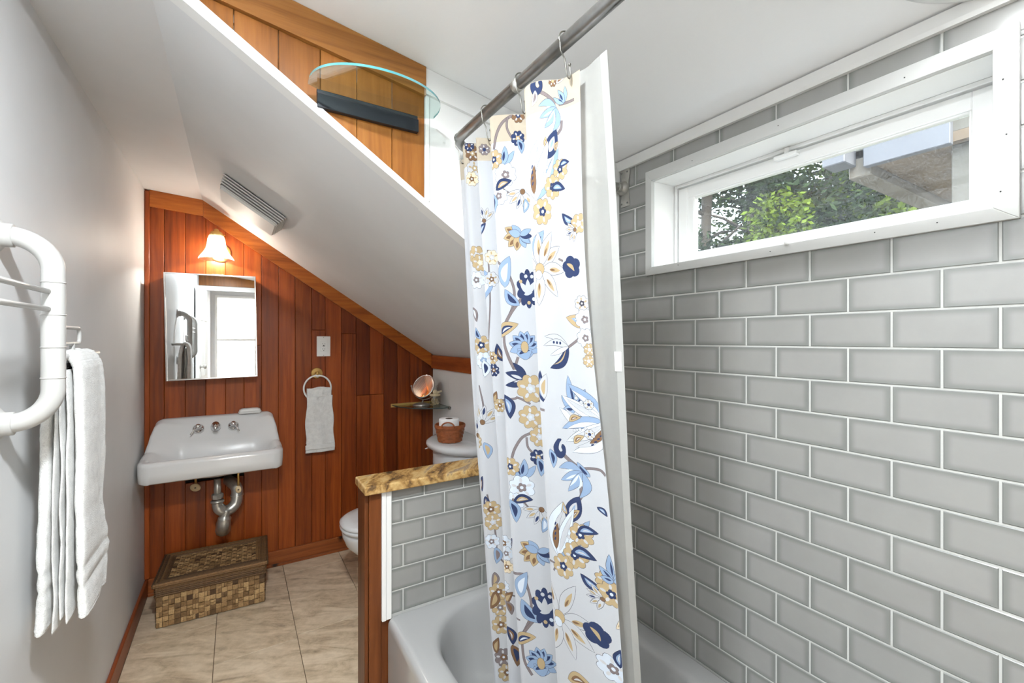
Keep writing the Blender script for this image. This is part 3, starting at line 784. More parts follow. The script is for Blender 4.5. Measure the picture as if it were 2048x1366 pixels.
# ------------------------------------------------------------------ toilet
toi = thing('toilet', (.80, 2.2, 0), 'grey-white two-piece toilet facing left behind the half wall', 'toilet')
ty = 2.25
def ell(x0, x1, hw, z, ex=2.3, n=40, xc=None):
    """egg ring: blunt toward +x, rounded toward -x"""
    x0 -= .070*(1 if x0 < .6 else .6); out = []; xc = x0+(x1-x0)*.55 if xc is None else xc
    for k in range(n):
        a = 2*PI*k/n; c_, s_ = math.cos(a), math.sin(a)
        rx = (x1-xc) if c_ > 0 else (xc-x0)
        out.append(Vector((xc+rx*math.copysign(abs(c_)**(2/ex), c_), ty+hw*math.copysign(abs(s_)**(2/ex), s_), z*1.045)))
    return out
m = MB()
m.loft([ell(.64, 1.12, .105, 0.001), ell(.645, 1.12, .10, .05), ell(.68, 1.12, .095, .14), ell(.655, 1.12, .11, .20), ell(.58, 1.13, .145, .26), ell(.525, 1.14, .172, .315), ell(.505, 1.15, .182, .36), ell(.502, 1.15, .184, .385), ell(.512, 1.15, .178, .393)])
m.build('bowl', M_china, toi)
m = MB(); m.loft([ell(.498, .93, .186, .394), ell(.494, .935, .189, .400), ell(.494, .935, .189, .407), ell(.500, .93, .184, .411)]); m.build('seat', M_china, toi)
m = MB(); m.loft([ell(.497, .93, .187, .4125), ell(.493, .935, .190, .418), ell(.495, .935, .188, .426), ell(.510, .92, .176, .433), ell(.56, .89, .13, .438), ell(.66, .84, .05, .440)]); m.build('seat_lid', M_china, toi)
def tank_ring(xf, bow, hw, z, r=.045, n=40):
    """tank outline: straight back at x=1.17, bowed front"""
    out = []
    for k in range(n+1):
        q = -1+2*k/n
        out.append(Vector((xf+bow*(abs(q)**2.6)*1.0, ty+hw*q, z+.008)))
    return out + [Vector((1.168, ty+hw*.99, z+.008)), Vector((1.168, ty-hw*.99, z+.008))]
m = MB(); m.loft([tank_ring(.955, .10, .19, .385), tank_ring(.945, .10, .195, .40), tank_ring(.925, .11, .205, .55), tank_ring(.918, .11, .213, .725)], smooth=True); m.build('tank', M_china, toi, bevel=.006)
m = MB(); m.loft([tank_ring(.902, .12, .224, .727), tank_ring(.886, .13, .232, .735), tank_ring(.880, .13, .235, .750), tank_ring(.884, .13, .232, .762), tank_ring(.900, .125, .222, .770), tank_ring(.93, .11, .20, .773)]); m.build('tank_lid', M_china, toi)
m = MB(); m.lathe([(.0001, 0), (.009, 0), (.009, .008), (.0001, .010)], Matrix.Translation((.965, ty+.21, .70)) @ Matrix.Rotation(-PI/2, 4, 'X'), 14); m.tube([(.965, ty+.222, .70), (.935, ty+.222, .694)], .004, 10); m.build('flush_lever', M_chrome, toi)

# basket with toilet roll on the tank
BX, BY, BZ = .985, 2.225, .7825
bk = thing('small_basket', (BX, BY, BZ), 'small round brown woven basket on the toilet tank lid', 'basket')
M_basket = simple('basket_splint', (150, 82, 42), .55, var=.3, vscale=40, bump=.3)
m = MB()
for k in range(8):
    z0 = BZ+.004+k*.0095; r0 = .064+.0020*k
    pts = []
    for q in range(72):
        a = 2*PI*q/72; rr = r0+.0022*math.cos(12*a+(k % 2)*PI)
        pts.append((BX+rr*math.cos(a), BY+rr*math.sin(a), z0+.002))
    V = []; 
    for dz in (-.0042, .0042):
        for dr in (0,):
            V += [(x_, y_, z_+dz) for x_, y_, z_ in pts]
    m.loft([V[:72], V[72:]], cap0=False, cap1=False, rnd=random.random())
m.lathe([(.0001, .002), (.062, .002), (.064, .006), (.060, .006), (.0001, .004)], Matrix.Translation((BX, BY, BZ)), 24)
m.lathe([(.060, .003), (.072, .078)], Matrix.Translation((BX, BY, BZ)), 36, cap=False)
m.build('basket_body', M_basket, bk)
m = MB(); m.lathe([(.080, .074), (.083, .078), (.083, .090), (.079, .094), (.076, .090), (.076, .076)], Matrix.Translation((BX, BY, BZ)), 48, smooth=False, cap=False); m.build('rim', M_basket, bk)
m = MB()
ha = R(238)
hc = Vector((BX+.080*math.cos(ha), BY+.080*math.sin(ha), BZ+.088)); hd = Vector((-math.sin(ha), math.cos(ha), 0))
m.tube([hc+hd*(.034*math.cos(a))+Vector((0, 0, .026*math.sin(a))) for a in [PI*k/16 for k in range(17)]], .0042, 8)
m.build('handle', M_basket, bk)
M_paper = simple('tissue', (240, 240, 240), .9, bump=.2, bscale=200)
tp = thing('toilet_roll', (BX-.004, BY+.004, BZ+.008), 'white toilet roll standing inside the small basket', 'toilet paper')
m = MB(); m.lathe([(.021, .008), (.052, .008), (.054, .011), (.054, .118), (.052, .122), (.021, .122)], Matrix.Translation((BX-.004, BY+.004, BZ)), 40, cap=False); m.build('paper', M_paper, tp)
m = MB(); m.lathe([(.0205, .009), (.0205, .121)], Matrix.Translation((BX-.004, BY+.004, BZ)), 30, cap=False); m.lathe([(.0204, .03), (.0001, .03)], Matrix.Translation((BX-.004, BY+.004, BZ)), 30, cap=False); m.build('cardboard_core', simple('cardboard', (96, 84, 72), .9), tp)

# ------------------------------------------------------------------ corner shelf with make-up mirror and jar
ZS = .888
sh = thing('corner_shelf', (1.18, YS-.01, ZS), 'small triangular glass corner shelf with brass edge above the toilet tank', 'shelf')
m = MB()
top = []
cxx, cyy = XR-.001, YS-.0115
pts = [(cxx, cyy)] + [(.886+.03*q, cyy-.006-(.30)*math.sin(q*PI/2)**1.0*1.0 if False else cyy) for q in (0,)]
arc = [(.888 + (cxx-.888)*(1-math.cos(q*PI/2))*.98, cyy-.012-.295*math.sin(q*PI/2)) for q in [k/20 for k in range(21)]]
poly = [(cxx, cyy), (.886, cyy)] + arc + [(cxx, cyy-.31)]
n = len(poly)
m.add([(x_, y_, ZS) for x_, y_ in poly]+[(x_, y_, ZS+.006) for x_, y_ in poly], [tuple(reversed(range(n))), tuple(range(n, 2*n))], mi=0)
m.add([(x_, y_, ZS) for x_, y_ in poly]+[(x_, y_, ZS+.006) for x_, y_ in poly], [(i, (i+1) % n, n+(i+1) % n, n+i) for i in range(n)], mi=1)
m.build('glass_plate', [M_shelfglass, M_glassedge2], sh)
m = MB(); m.box((.880, YS-.018, ZS-.012), (XR-.002, YS-.0102, ZS+.012), .001); m.build('brass_rail', M_brass, sh)
m = MB(); m.box((XR-.012, 2.655, ZS-.009), (XR-.0005, 2.68, ZS+.010), .001); m.build('clip', M_steel, sh)
mk = thing('makeup_mirror', (1.045, 2.83, ZS+.007), 'round tilting make-up mirror on a metal foot on the corner shelf', 'mirror')
mc = Vector((1.062, 2.83, 1.020)); MR = Matrix.Translation(mc) @ Vector((-1.109, -.805, .737)).to_track_quat('Z', 'Y').to_matrix().to_4x4()
m = MB(); m.lathe([(.0001, 0), (.055, 0), (.057, .004), (.045, .012), (.02, .018), (.0001, .019)], Matrix.Translation((1.045, 2.83, ZS+.0065)), 32); m.build('foot', M_dull, mk)
m = MB()
m.tube([mc+Matrix.Rotation(R(-42), 3, 'Z') @ Vector((.088*math.cos(a), .004, .088*math.sin(a))) for a in [PI+PI*k/24 for k in range(25)]], .0028, 8)
m.tube([mc+Vector((0, .004, -.088)), (1.05, 2.835, ZS+.02)], .004, 8)
for sgn in (-1, 1):
    p_ = mc+Matrix.Rotation(R(-42), 3, 'Z') @ Vector((.089*sgn, .004, 0)); m.sphere(p_, .006, 10)
m.build('yoke', M_dull, mk)
m = MB(); m.lathe([(.078, -.004), (.083, -.003), (.083, .005), (.078, .006), (.076, .003)], MR, 48, cap=False); m.lathe([(.0001, -.0035), (.078, -.0035)], MR, 48, cap=False); m.build('mirror_rim', M_chrome, mk)
m = MB(); m.lathe([(.077, .0035), (.0001, .0035)], MR, 48, cap=False); m.build('mirror_glass', M_mirror, mk)
jr = thing('jar', (1.115, 2.745, ZS+.007), 'clear glass jar of shells with a knobbed lid in front of the make-up mirror', 'jar')
JM = Matrix.Translation((1.108, 2.745, ZS+.0068))
m = MB(); m.lathe([(.0001, 0), (.033, 0), (.036, .003), (.036, .055), (.032, .064), (.032, .068)], JM, 28, cap=False); m.build('jar_glass', M_jar, jr)
m = MB(); m.lathe([(.034, .068), (.036, .072), (.034, .080), (.0001, .080)], JM, 28); m.build('jar_lid', simple('jar_lid', (212, 196, 160), .5), jr)
m = MB()
for k in range(46):
    a = random.random()*6.28; r_ = .027*math.sqrt(random.random()); m.sphere((1.108+r_*math.cos(a), 2.745+r_*math.sin(a), ZS+.015+random.random()*.042), .006, 8, sc=(1, .7, .6))
m.build('shells', simple('shells', (205, 184, 146), .5, var=.4, vscale=60), jr)
m = MB(); m.sphere((1.108, 2.745, ZS+.098), .018, 12, sc=(.9, .5, 1)); m.tube(spline([(1.118, 2.745, ZS+.092), (1.135, 2.742, ZS+.100), (1.152, 2.735, ZS+.104)], 5), [.009]*5+[.006]*5+[.003], 8); m.build('lid_knob', simple('shell_knob', (222, 206, 172), .4), jr)

# ------------------------------------------------------------------ woven chest under the sink
ch = thing('woven_chest', (-.09, 2.74, 0), 'rectangular woven seagrass chest with lid on the floor under the sink', 'basket')
def weave_mat(name, a, b, c):
    t = NT(name)
    at = t.n('ShaderNodeAttribute', attribute_name='rnd')
    nz = t.n('ShaderNodeTexNoise', {'Vector': t.coord(scale=(1, 1, 1)), 'Scale': 160.0, 'Detail': 4.0})
    col = t.ramp((at, 'Fac'), [(0, lin(a)), (.5, lin(b)), (1, lin(c))])
    col = t.mix(1.0, col, t.ramp(nz, [(.3, (.72, .72, .72)), (.65, (1.05, 1.05, 1.05))]), 'MULTIPLY')
    bp = t.n('ShaderNodeBump', {'Strength': .6, 'Distance': .002, 'Height': nz})
    return t.surf(t.n('ShaderNodeBsdfPrincipled', {'Base Color': (col, 2), 'Roughness': .7, 'Normal': bp}))
M_weave = weave_mat('seagrass', (84, 60, 38), (150, 116, 74), (190, 156, 108))
M_braid = weave_mat('braid', (66, 46, 28), (108, 78, 46), (140, 104, 64))
CM = Matrix.Translation((-.090, 2.745, 0)) @ Matrix.Rotation(R(-2.2), 4, 'Z')
cw, cd, chh = .218, .158, .190
def weave(mb, org, U, V, nrm, nu, nv, mi=0):
    du, dv = U/nu, V/nv
    for i in range(nu):
        for j in range(nv):
            if random.random() < .30:
                parts = [(0, .5), (.5, 1)]
            else: parts = [(0, 1)]
            hor = (i+j) % 2
            for (p0, p1) in parts:
                g = .05
                a0, a1, b0, b1 = (g, 1-g, p0+g*.6, p1-g*.6) if hor else (p0+g*.6, p1-g*.6, g, 1-g)
                o = org+du*i+dv*j
                P_ = lambda a, b, h: o+du*a+dv*b+nrm*h
                k = .0035
                am, bm_ = (a0+a1)/2, (b0+b1)/2
                if hor:
                    vs = [P_(a0-.02, b0, 0), P_(am, b0, k), P_(a1+.02, b0, 0), P_(a1+.02, b1, 0), P_(am, b1, k), P_(a0-.02, b1, 0)]
                    fs = [(0, 1, 4, 5), (1, 2, 3, 4)]
                else:
                    vs = [P_(a0, b0-.02, 0), P_(a1, b0-.02, 0), P_(a1, bm_, k), P_(a1, b1+.02, 0), P_(a0, b1+.02, 0), P_(a0, bm_, k)]
                    fs = [(0, 1, 2, 5), (5, 2, 3, 4)]
                mb.add([CM @ v for v in vs], fs, mi=mi, rnd=min(1, max(0, random.gauss(.55, .28))), smooth=True)
def rope(mb, pts, r=.006, mi=1, tw=180):
    P_ = spline(pts, max(6, int(40/len(pts))*3))
    rr = [r*(1+.18*math.sin(i*1.9)) for i in range(len(P_))]
    mb.tube([CM @ p+Vector((0, 0, .0008*math.sin(i*2.3))) for i, p in enumerate(P_)], rr, 8, mi=mi, rnd=min(1, max(0, random.gauss(.5, .25))))
m = MB()
m.box((-cw+.004, -cd+.004, .002), (cw-.004, cd-.004, chh), 0, mi=1, rnd=.2, M=CM)
Vx = lambda *a: Vector(a)
weave(m, Vx(-cw, -cd, .004), Vx(2*cw, 0, 0), Vx(0, 0, chh-.045), Vx(0, -1, 0), 19, 6)
weave(m, Vx(-cw, cd, .004), Vx(0, -2*cd, 0), Vx(0, 0, chh-.045), Vx(-1, 0, 0), 13, 6)
weave(m, Vx(cw, -cd, .004), Vx(0, 2*cd, 0), Vx(0, 0, chh-.045), Vx(1, 0, 0), 13, 6)
for k in range(5):
    z = chh-.038+k*.0085
    rope(m, [(-cw-.002, cd, z), (-cw-.002, -cd-.002, z)]); rope(m, [(-cw-.002, -cd-.002, z), (0, -cd-.002, z), (cw+.002, -cd-.002, z)]); rope(m, [(cw+.002, -cd-.002, z), (cw+.002, cd, z)])
m.build('chest_body', [M_weave, M_braid], ch)
m = MB()
lz = chh+.006
e = .010
m.box((-cw-e+.004, -cd-e+.004, lz), (cw+e-.004, cd+e-.004, lz+.010), .002, mi=1, rnd=.2, M=CM)
weave(m, Vx(-cw+.035, -cd+.040, lz+.0102), Vx(2*cw-.07, 0, 0), Vx(0, 2*cd-.08, 0), Vx(0, 0, 1), 16, 11)
for k in range(6):
    q = k*.0088-e; z = lz+.008+(.002 if k == 0 else .003)
    rope(m, [(-cw+q, -cd+q, z), (0, -cd+q, z), (cw-q, -cd+q, z)]); rope(m, [(-cw+q, cd-q, z), (0, cd-q, z), (cw-q, cd-q, z)])
    rope(m, [(-cw+q, -cd+q, z), (-cw+q, cd-q, z)]); rope(m, [(cw-q, -cd+q, z), (cw-q, cd-q, z)])
rope(m, [(-cw-e, -cd-e, lz+.002), (0, -cd-e, lz+.002), (cw+e, -cd-e, lz+.002)]); rope(m, [(cw+e, -cd-e, lz+.002), (cw+e, cd+e, lz+.002)]); rope(m, [(-cw-e, -cd-e, lz+.002), (-cw-e, cd+e, lz+.002)])
m.build('chest_lid', [M_weave, M_braid], ch)

# ------------------------------------------------------------------ white tubular towel warmer on the left wall
hw = thing('towel_warmer', (XL, 1.28, 1.36), 'white tubular towel warmer with thin cross bars at the left edge', 'towel warmer')
TX = XL+.083
def rail(y):
    zt_, zb_ = 1.542, 1.166
    r_ = .066
    pts = [(XL+.006, y, zt_), (XL+.018, y, zt_)]
    pts += [(TX-r_+r_*math.sin(a), y, zt_-r_+r_*math.cos(a)) for a in [PI/2*k/12 for k in range(13)]]
    pts += [(TX, y, zt_-r_-.02), (TX, y, zb_+r_+.02)]
    pts += [(TX-r_+r_*math.cos(a), y, zb_+r_-r_*math.sin(a)) for a in [PI/2*k/12 for k in range(13)]]
    pts += [(XL+.018, y, zb_), (XL+.006, y, zb_)]
    m = MB(); m.tube(pts, .0188, 24, cap=True)
    o = m.build('upright', M_pipewhite, hw)
    for z in (1.452, 1.385, 1.318, 1.255):
        m = MB(); m.lathe([(.0188, -.0012), (.0198, -.0009), (.0198, .0009), (.0188, .0012)], Matrix.Translation((TX, y, z)), 24, cap=False); m.build('joint_ring', M_pipewhite, o)
    for z in (zt_, zb_):
        m = MB(); m.lathe([(.0001, 0), (.034, 0), (.034, .004), (.026, .010), (.0235, .012), (.0235, .026), (.019, .027)], Matrix.Translation((XL, y, z)) @ Matrix.Rotation(PI/2, 4, 'Y'), 28)
        m.build('wall_flange', M_pipewhite, o)
rail(1.282); rail(.72)
for z in (1.432, 1.396):
    m = MB(); m.tube([(TX-.004, 1.282, z), (TX-.004, .72, z)], .0055, 12); m.build('cross_bar', M_pipewhite, hw)
# towel bar with long loop end
tbar = thing('towel_bar', (XL, 1.5, 1.34), 'white looped towel bar behind the towel warmer', 'towel bar')
TBX = -.330
m = MB()
zc, hh_, ye = 1.343, .0185, 1.497
loop = [(TBX, 1.345, zc+hh_)] + [(TBX, ye-.012+.012*math.sin(a), zc+hh_-.012+.012*math.cos(a)) for a in [PI/2*k/6 for k in range(7)]] + [(TBX, ye-.012+.012*math.cos(a), zc-hh_+.012-.012*math.sin(a)) for a in [PI/2*k/6 for k in range(7)]] + [(TBX, 1.345, zc-hh_)]
m.tube(loop, .0045, 12, closed=True); m.build('loop', M_pipewhite, tbar)
m = MB(); m.tube([(XL, 1.63, zc-hh_-.028), (TBX, 1.63, zc-hh_-.028)], .009, 16); m.build('bracket', M_pipewhite, tbar)
m = MB(); m.tube([(TBX, 1.36, zc-hh_-.028), (TBX, 1.66, zc-hh_-.028)], .007, 12); m.tube([(TBX, 1.44, zc-hh_), (TBX, 1.44, zc-hh_-.028)], .005, 8); m.build('lower_bar', M_pipewhite, tbar)
# the bath towel: folded layers over the bar
bt = MB()
zb0 = zc-hh_-.028
def slab(pts, th, y0, y1, seed, wig=.003, bands=True, cap=True, nw=40):
    P = spline([(x, 0, z) for x, z in pts], 14); rings = []; L = len(P)
    for i, p in enumerate(P):
        d = (P[min(i+1, L-1)]-P[max(i-1, 0)]).normalized(); nrm = Vector((d.z, 0, -d.x))
        tk = th*(.93+.10*noise.noise(Vector((seed, i*.6, 0))))
        if bands:
            for zc_ in (.807, .766):
                tk *= 1-.42*math.exp(-((p.z-zc_)/.008)**2)
        e_ = 1.0 if 3 < i < L-4 else (.55 if i in (0, L-1) else .9)
        ring_ = []
        yy0 = y0+.004*noise.noise(Vector((seed*3, p.z*9, 1))); yy1 = y1+.008*noise.noise(Vector((seed*3, p.z*7, 9)))+(.03*math.exp(-((p.z-.79)/.05)**2) if p.x > -.32 else 0)
        for k in range(nw):
            a = 2*PI*k/nw; cs, sn = math.cos(a), math.sin(a)
            qy = math.copysign(abs(cs)**.28, cs); qn = math.copysign(abs(sn)**.62, sn)
            w_ = (yy0+yy1)/2-(yy1-yy0)/2*qy
            off_ = wig*noise.noise(Vector((seed, p.z*10, w_*13)))+.0045*math.sin(w_*55+seed*2)*smoothstep(1.43, 1.5, w_)*qn
            fz = .0011*noise.noise(Vector((w_*260, p.z*260, seed)))
            base = Vector((p.x, w_, p.z)); ring_.append(base+nrm*(tk/2*e_*qn+off_+fz*(1 if qn > 0 else -1))+Vector((0, fz*.8, 0)))
        rings.append(ring_)
    bt.loft(rings, smooth=True, rnd=.5)
# outer layer: thick wall side, over the top, thick room side
slab([(-.374, .672), (-.371, .74), (-.369, .9), (-.364, 1.1), (-.358, 1.22), (-.350, 1.275), (-.338, 1.298), (-.325, 1.298), (-.315, 1.283), (-.309, 1.25), (-.307, 1.1), (-.306, .9), (-.304, .76), (-.302, .690)], .0245, 1.392, 1.572, 1.3)
slab([(-.3495, .672), (-.3495, .80), (-.349, 1.0), (-.346, 1.2), (-.342, 1.262)], .0065, 1.388, 1.55, 4.2, wig=.004, bands=False)
slab([(-.3385, .700), (-.3375, .80), (-.337, 1.0), (-.336, 1.2), (-.337, 1.262)], .0065, 1.388, 1.55, 7.7, wig=.004, bands=False)
slab([(-.3275, .690), (-.3275, .82), (-.326, 1.0), (-.326, 1.2), (-.329, 1.265)], .0075, 1.386, 1.55, 2.9, wig=.003, bands=False)
bto = tag(bt.build('bath_towel', M_terry), 'thick white bath towel folded over the bar on the left wall', 'towel')

# ------------------------------------------------------------------ exhaust vent on the soffit
vent = thing('soffit_vent', (.07, 2.30, soff(.07)), 'white stepped louvre vent fixed to the stair soffit', 'vent')
ang = math.atan(SL)
VM = Matrix.Translation((.073, 2.31, soff(.073))) @ Matrix.Rotation(ang, 4, 'Y')
M_ventgap = simple('vent_gap', (120, 120, 118), .6)
m = MB(); m.box((-.125, -.115, -.046), (.125, .10, -.0005), 0, M=VM); m.build('vent_core', M_ventgap, vent)
for k in range(5):
    z_ = -.006-k*.0095
    m = MB(); m.loft([[VM @ p for p in rrect(-.138+.003*k, .138-.003*k, -.140+.006*k, .115, .01, z_-d, 4)] for d in (0, .0042)], smooth=False); m.build('louvre', M_white, vent)
m = MB(); m.loft([[VM @ p for p in rrect(-.124+d*.4, .124-d*.4, -.108+d*.4, .112, .012, -.0475-d, 4)] for d in (0, .006, .010)], smooth=False); m.build('vent_cover', M_white, vent)

# ------------------------------------------------------------------ glass shelf on the boarded wall
gs = thing('glass_shelf', (.29, YP-.01, 1.905), 'half-round glass shelf in a black rail on the golden boards', 'shelf')
m = MB(); m.box((.165, YP-.016, 1.893), (.418, YP-.0018, 1.9275), .001); m.box((.165, YP-.008, 1.928), (.418, YP-.0018, 1.940), .001); m.build('rail', M_black, gs)
m = MB()
gz = 1.928
cxg = .296
pl = [(cxg+.156*math.cos(a), (YP-.030) - .02 - .134*max(0, math.sin(a))**.8) for a in [PI*k/40 for k in range(41)]]
pl = [(.405, YP-.016)] + [(cxg+.155, YP-.040)] + pl[1:-1] + [(cxg-.155, YP-.040), (.187, YP-.016)]
n = len(pl)
m.add([(a, b, gz) for a, b in pl]+[(a, b, gz+.0055) for a, b in pl], [tuple(range(n)), tuple(reversed(range(n, 2*n)))])
for back in (0, 1):
    m.add([(a, b, gz) for a, b in pl]+[(a, b, gz+.0055) for a, b in pl], [(i, (i+1) % n, n+(i+1) % n, n+i) for i in range(n) if (min(pl[i][1], pl[(i+1) % n][1]) > YP-.045) == bool(back)], mi=1-back)
m.build('glass_plate', [M_shelfglass, M_glassedge], gs)

# ------------------------------------------------------------------ curtain rod, hooks
RX, RZ, RY = .505, 1.872, 1.138
rod = thing('curtain_rod', (RX, .9, RZ), 'bent grey metal shower curtain rod around the tub', 'curtain rod')
br = .075
path = [(RX, YB+.013, RZ), (RX, 0, RZ), (RX, .5, RZ)] + [(RX+br-br*math.cos(a), RY-br+br*math.sin(a), RZ) for a in [PI/2*k/10 for k in range(11)]] + [(.8, RY, RZ), (XR-.012, RY, RZ)]
m = MB(); m.tube(path, .0127, 24); m.build('pipe', M_steel, rod)
m = MB(); m.tube([(RX, .782, RZ), (RX, .80, RZ)], .0136, 24); m.build('sleeve', M_dull, rod); m = MB(); m.tube([(1.03, RY, RZ), (XR-.02, RY, RZ)], .0150, 24); m.build('sleeve', M_dull, rod)
m = MB()
zs_ = [-.067, -.052, -.02, .02, .052, .067]; hw_ = [.020, .021, .0155, .0155, .021, .020]
rg = []
for dx in (0, .0035):
    ringp = [Vector((XR-.0066-dx, RY-.010-h, RZ+z)) for z, h in zip(zs_, hw_)] + [Vector((XR-.0066-dx, RY-.010+h, RZ+z)) for z, h in reversed(list(zip(zs_, hw_)))]
    rg.append(ringp)
m.loft(rg, smooth=False); m.lathe([(.026, 0), (.022, .010), (.0165, .016), (.0165, .03)], Matrix.Translation((XR-.0096, RY, RZ)) @ Matrix.Rotation(-PI/2, 4, 'Y'), 28)
fl = m.build('flange', M_dull, rod, bevel=.0008)
for sz in (-.055, .055):
    for sy in (-.022, .004):
        m = MB(); m.lathe([(.0035, 0), (.003, .0016), (.0001, .002)], Matrix.Translation((XR-.0101, RY+sy+.002, RZ+sz)) @ Matrix.Rotation(-PI/2, 4, 'Y'), 10); m.build('screw', M_steel, fl)
HOOKY = [(.628, 0), (.778, 0), (.925, 0)]
M_wire = simple('hook_wire', (120, 118, 112), .3, metal=.9)
def make_hook(x, y, ang, lab):
    h = thing('curtain_hook', (x, y, RZ), lab, 'curtain hook', 'wire hooks on the curtain rod')
    Mh = Matrix.Translation((x, y, RZ)) @ Matrix.Rotation(ang, 4, 'Z')
    m = MB(); r_ = .0165
    arc_ = [Vector((r_*math.cos(a), .0, r_*math.sin(a))) for a in [R(60)+R(150)*k/12 for k in range(13)]]
    p_ = [Mh @ v for v in arc_] + [Mh @ Vector((-.013, 0, -.022)), Mh @ Vector((-.004, 0, -.034)), Mh @ Vector((-.001, 0, -.052)), Mh @ Vector((.003, 0, -.064)), Mh @ Vector((.009, .001, -.064)), Mh @ Vector((.011, .002, -.052)), Mh @ Vector((.010, .003, -.040))]
    m.tube(spline(p_, 3), .0013, 8); m.build('wire', M_wire, h)
    for off in (-.004, .004):
        m = MB(); m.sphere(Mh @ Vector((.006, off, .0165)), .0034, 10); m.build('bead', M_wire, h)
    m = MB(); m.sphere(Mh @ Vector((.010, .003, -.038)), .0028, 10); m.build('end_ball', M_wire, h)
HL = ['wire hook at the near top corner of the curtain', 'wire hook on the rod second from the near corner of the curtain', 'wire hook on the rod third from the near corner of the curtain', 'wire hook on the bend of the curtain rod', 'wire hook just past the bend of the curtain rod']
for (x, y, a, l) in ((RX, .628, 0, 0), (RX, .775, 0, 1), (RX, .925, 0, 2), (RX+.006, 1.085, -.35, 3), (.66, RY, -PI/2, 4)):
    make_hook(x, y, a, HL[l])

# ------------------------------------------------------------------ shower curtain (printed cloth) and liners
CP = [(.522, .598), (.507, .640), (.487, .690), (.476, .720), (.484, .738), (.512, .740), (.533, .756), (.527, .790), (.503, .830), (.477, .860), (.484, .878), (.515, .880), (.535, .900), (.523, .925), (.500, .944), (.488, .958), (.500, .970), (.522, .968), (.528, .984), (.510, 1.000), (.486, 1.012), (.490, 1.036), (.512, 1.052), (.522, 1.070), (.510, 1.088), (.515, 1.106), (.545, 1.118), (.58, 1.112)]
sp = spline([(x, y, 0) for x, y in CP], 10)
cum = [0.0]
for a, b in zip(sp, sp[1:]): cum.append(cum[-1]+(b-a).length)
UL = cum[-1]
ZT, ZBOT = 1.829, .235
def plan(u):
    u = max(0, min(UL, u))
    lo_, hi_ = 0, len(cum)-1
    while hi_-lo_ > 1:
        mid = (lo_+hi_)//2
        if cum[mid] <= u: lo_ = mid
        else: hi_ = mid
    f = (u-cum[lo_])/(cum[hi_]-cum[lo_]+1e-9)
    return sp[lo_].lerp(sp[hi_], f)
def cloth(u, v):
    """u along the cloth, v metres below the top edge"""
    p = plan(u)
    t = v/1.23
    z = ZT - v
    sag = .010*math.sin((p.y-.628)/.1485*2*PI-PI/2)*math.exp(-v*9)      # top edge dips between hooks
    w = smoothstep(.60, .66, p.y)
    x = p.x + .004 + .101*t + .006*math.sin(u*23+v*3.1)*smoothstep(.1, .8, v)
    y = p.y + .030*t*w + (1-smoothstep(.60, .72, p.y))*.036*math.exp(-((t-.30)/.36)**2) + .005*math.sin(u*17+v*2.3+1)*smoothstep(.1, .9, v)
    return Vector((x, y, z - .006 + sag*.6))
def cnormal(u, v):
    e_ = .0015
    a = cloth(min(u+e_, UL), v)-cloth(max(u-e_, 0), v); b = cloth(u, v+e_)-cloth(u, v-e_)
    n_ = a.cross(b)
    return n_.normalized() if n_.length > 1e-12 else Vector((0, -1, 0))

shapes = []    # (polygon, material key) in drawing order

def leafpoly(L, W, bend=.12, n=11, t0=0, t1=1):
    up = []; dn = []
    for k in range(n+1):
        t = t0+(t1-t0)*k/n; w_ = W/2*math.sin(PI*min(1, t**.85))**.85; c_ = bend*L*math.sin(PI*t)
        up.append((t*L, c_+w_)); dn.append((t*L, c_-w_))
    return up[:-1]+[up[-1]]+dn[-2:0:-1]
def circ(x, y, r, n=12, sx=1, sy=1, rot=0):
    out = []
    for k in range(n):
        a = 2*PI*k/n; px_, py_ = r*sx*math.cos(a), r*sy*math.sin(a)
        out.append((x+px_*math.cos(rot)-py_*math.sin(rot), y+px_*math.sin(rot)+py_*math.cos(rot)))
    return out
def scallop(x, y, r, n, amp, m=5, ph=0, sx=1, sy=1):
    N_ = n*m; return [(x+sx*r*(1+amp*abs(math.sin(n*PI*k/N_))-amp)*math.cos(2*PI*k/N_+ph), y+sy*r*(1+amp*abs(math.sin(n*PI*k/N_))-amp)*math.sin(2*PI*k/N_+ph)) for k in range(N_)]
def xf(pl, x=0, y=0, rot=0, s=1):
    c_, s_ = math.cos(rot), math.sin(rot)
    return [(x+s*(a*c_-b*s_), y+s*(a*s_+b*c_)) for a, b in pl]
def grow(pl, d):
    n = len(pl); A = sum(pl[i][0]*pl[(i+1) % n][1]-pl[(i+1) % n][0]*pl[i][1] for i in range(n)); sg = 1 if A > 0 else -1; out = []
    for i in range(n):
        a, b = pl[i-1], pl[(i+1) % n]; tx, ty_ = b[0]-a[0], b[1]-a[1]; l = math.hypot(tx, ty_) or 1
        out.append((pl[i][0]+sg*ty_/l*d, pl[i][1]-sg*tx/l*d))
    return out
class Motif:
    """draws printed motifs on the cloth; local frame x to the right, y up, in metres"""
    def __init__(s, u, v, sc, rot): s.u, s.v, s.sc, s.r = u, v, sc*1.12, R(rot)
    def put(s, pl, mk): shapes.append(([(s.u-a, s.v-b) for a, b in xf(pl, 0, 0, s.r, s.sc)], mk))
    def out(s, pl, mk, lw=.0007, ln='line'):
        s.put(grow(pl, lw/s.sc), ln); s.put(pl, mk)
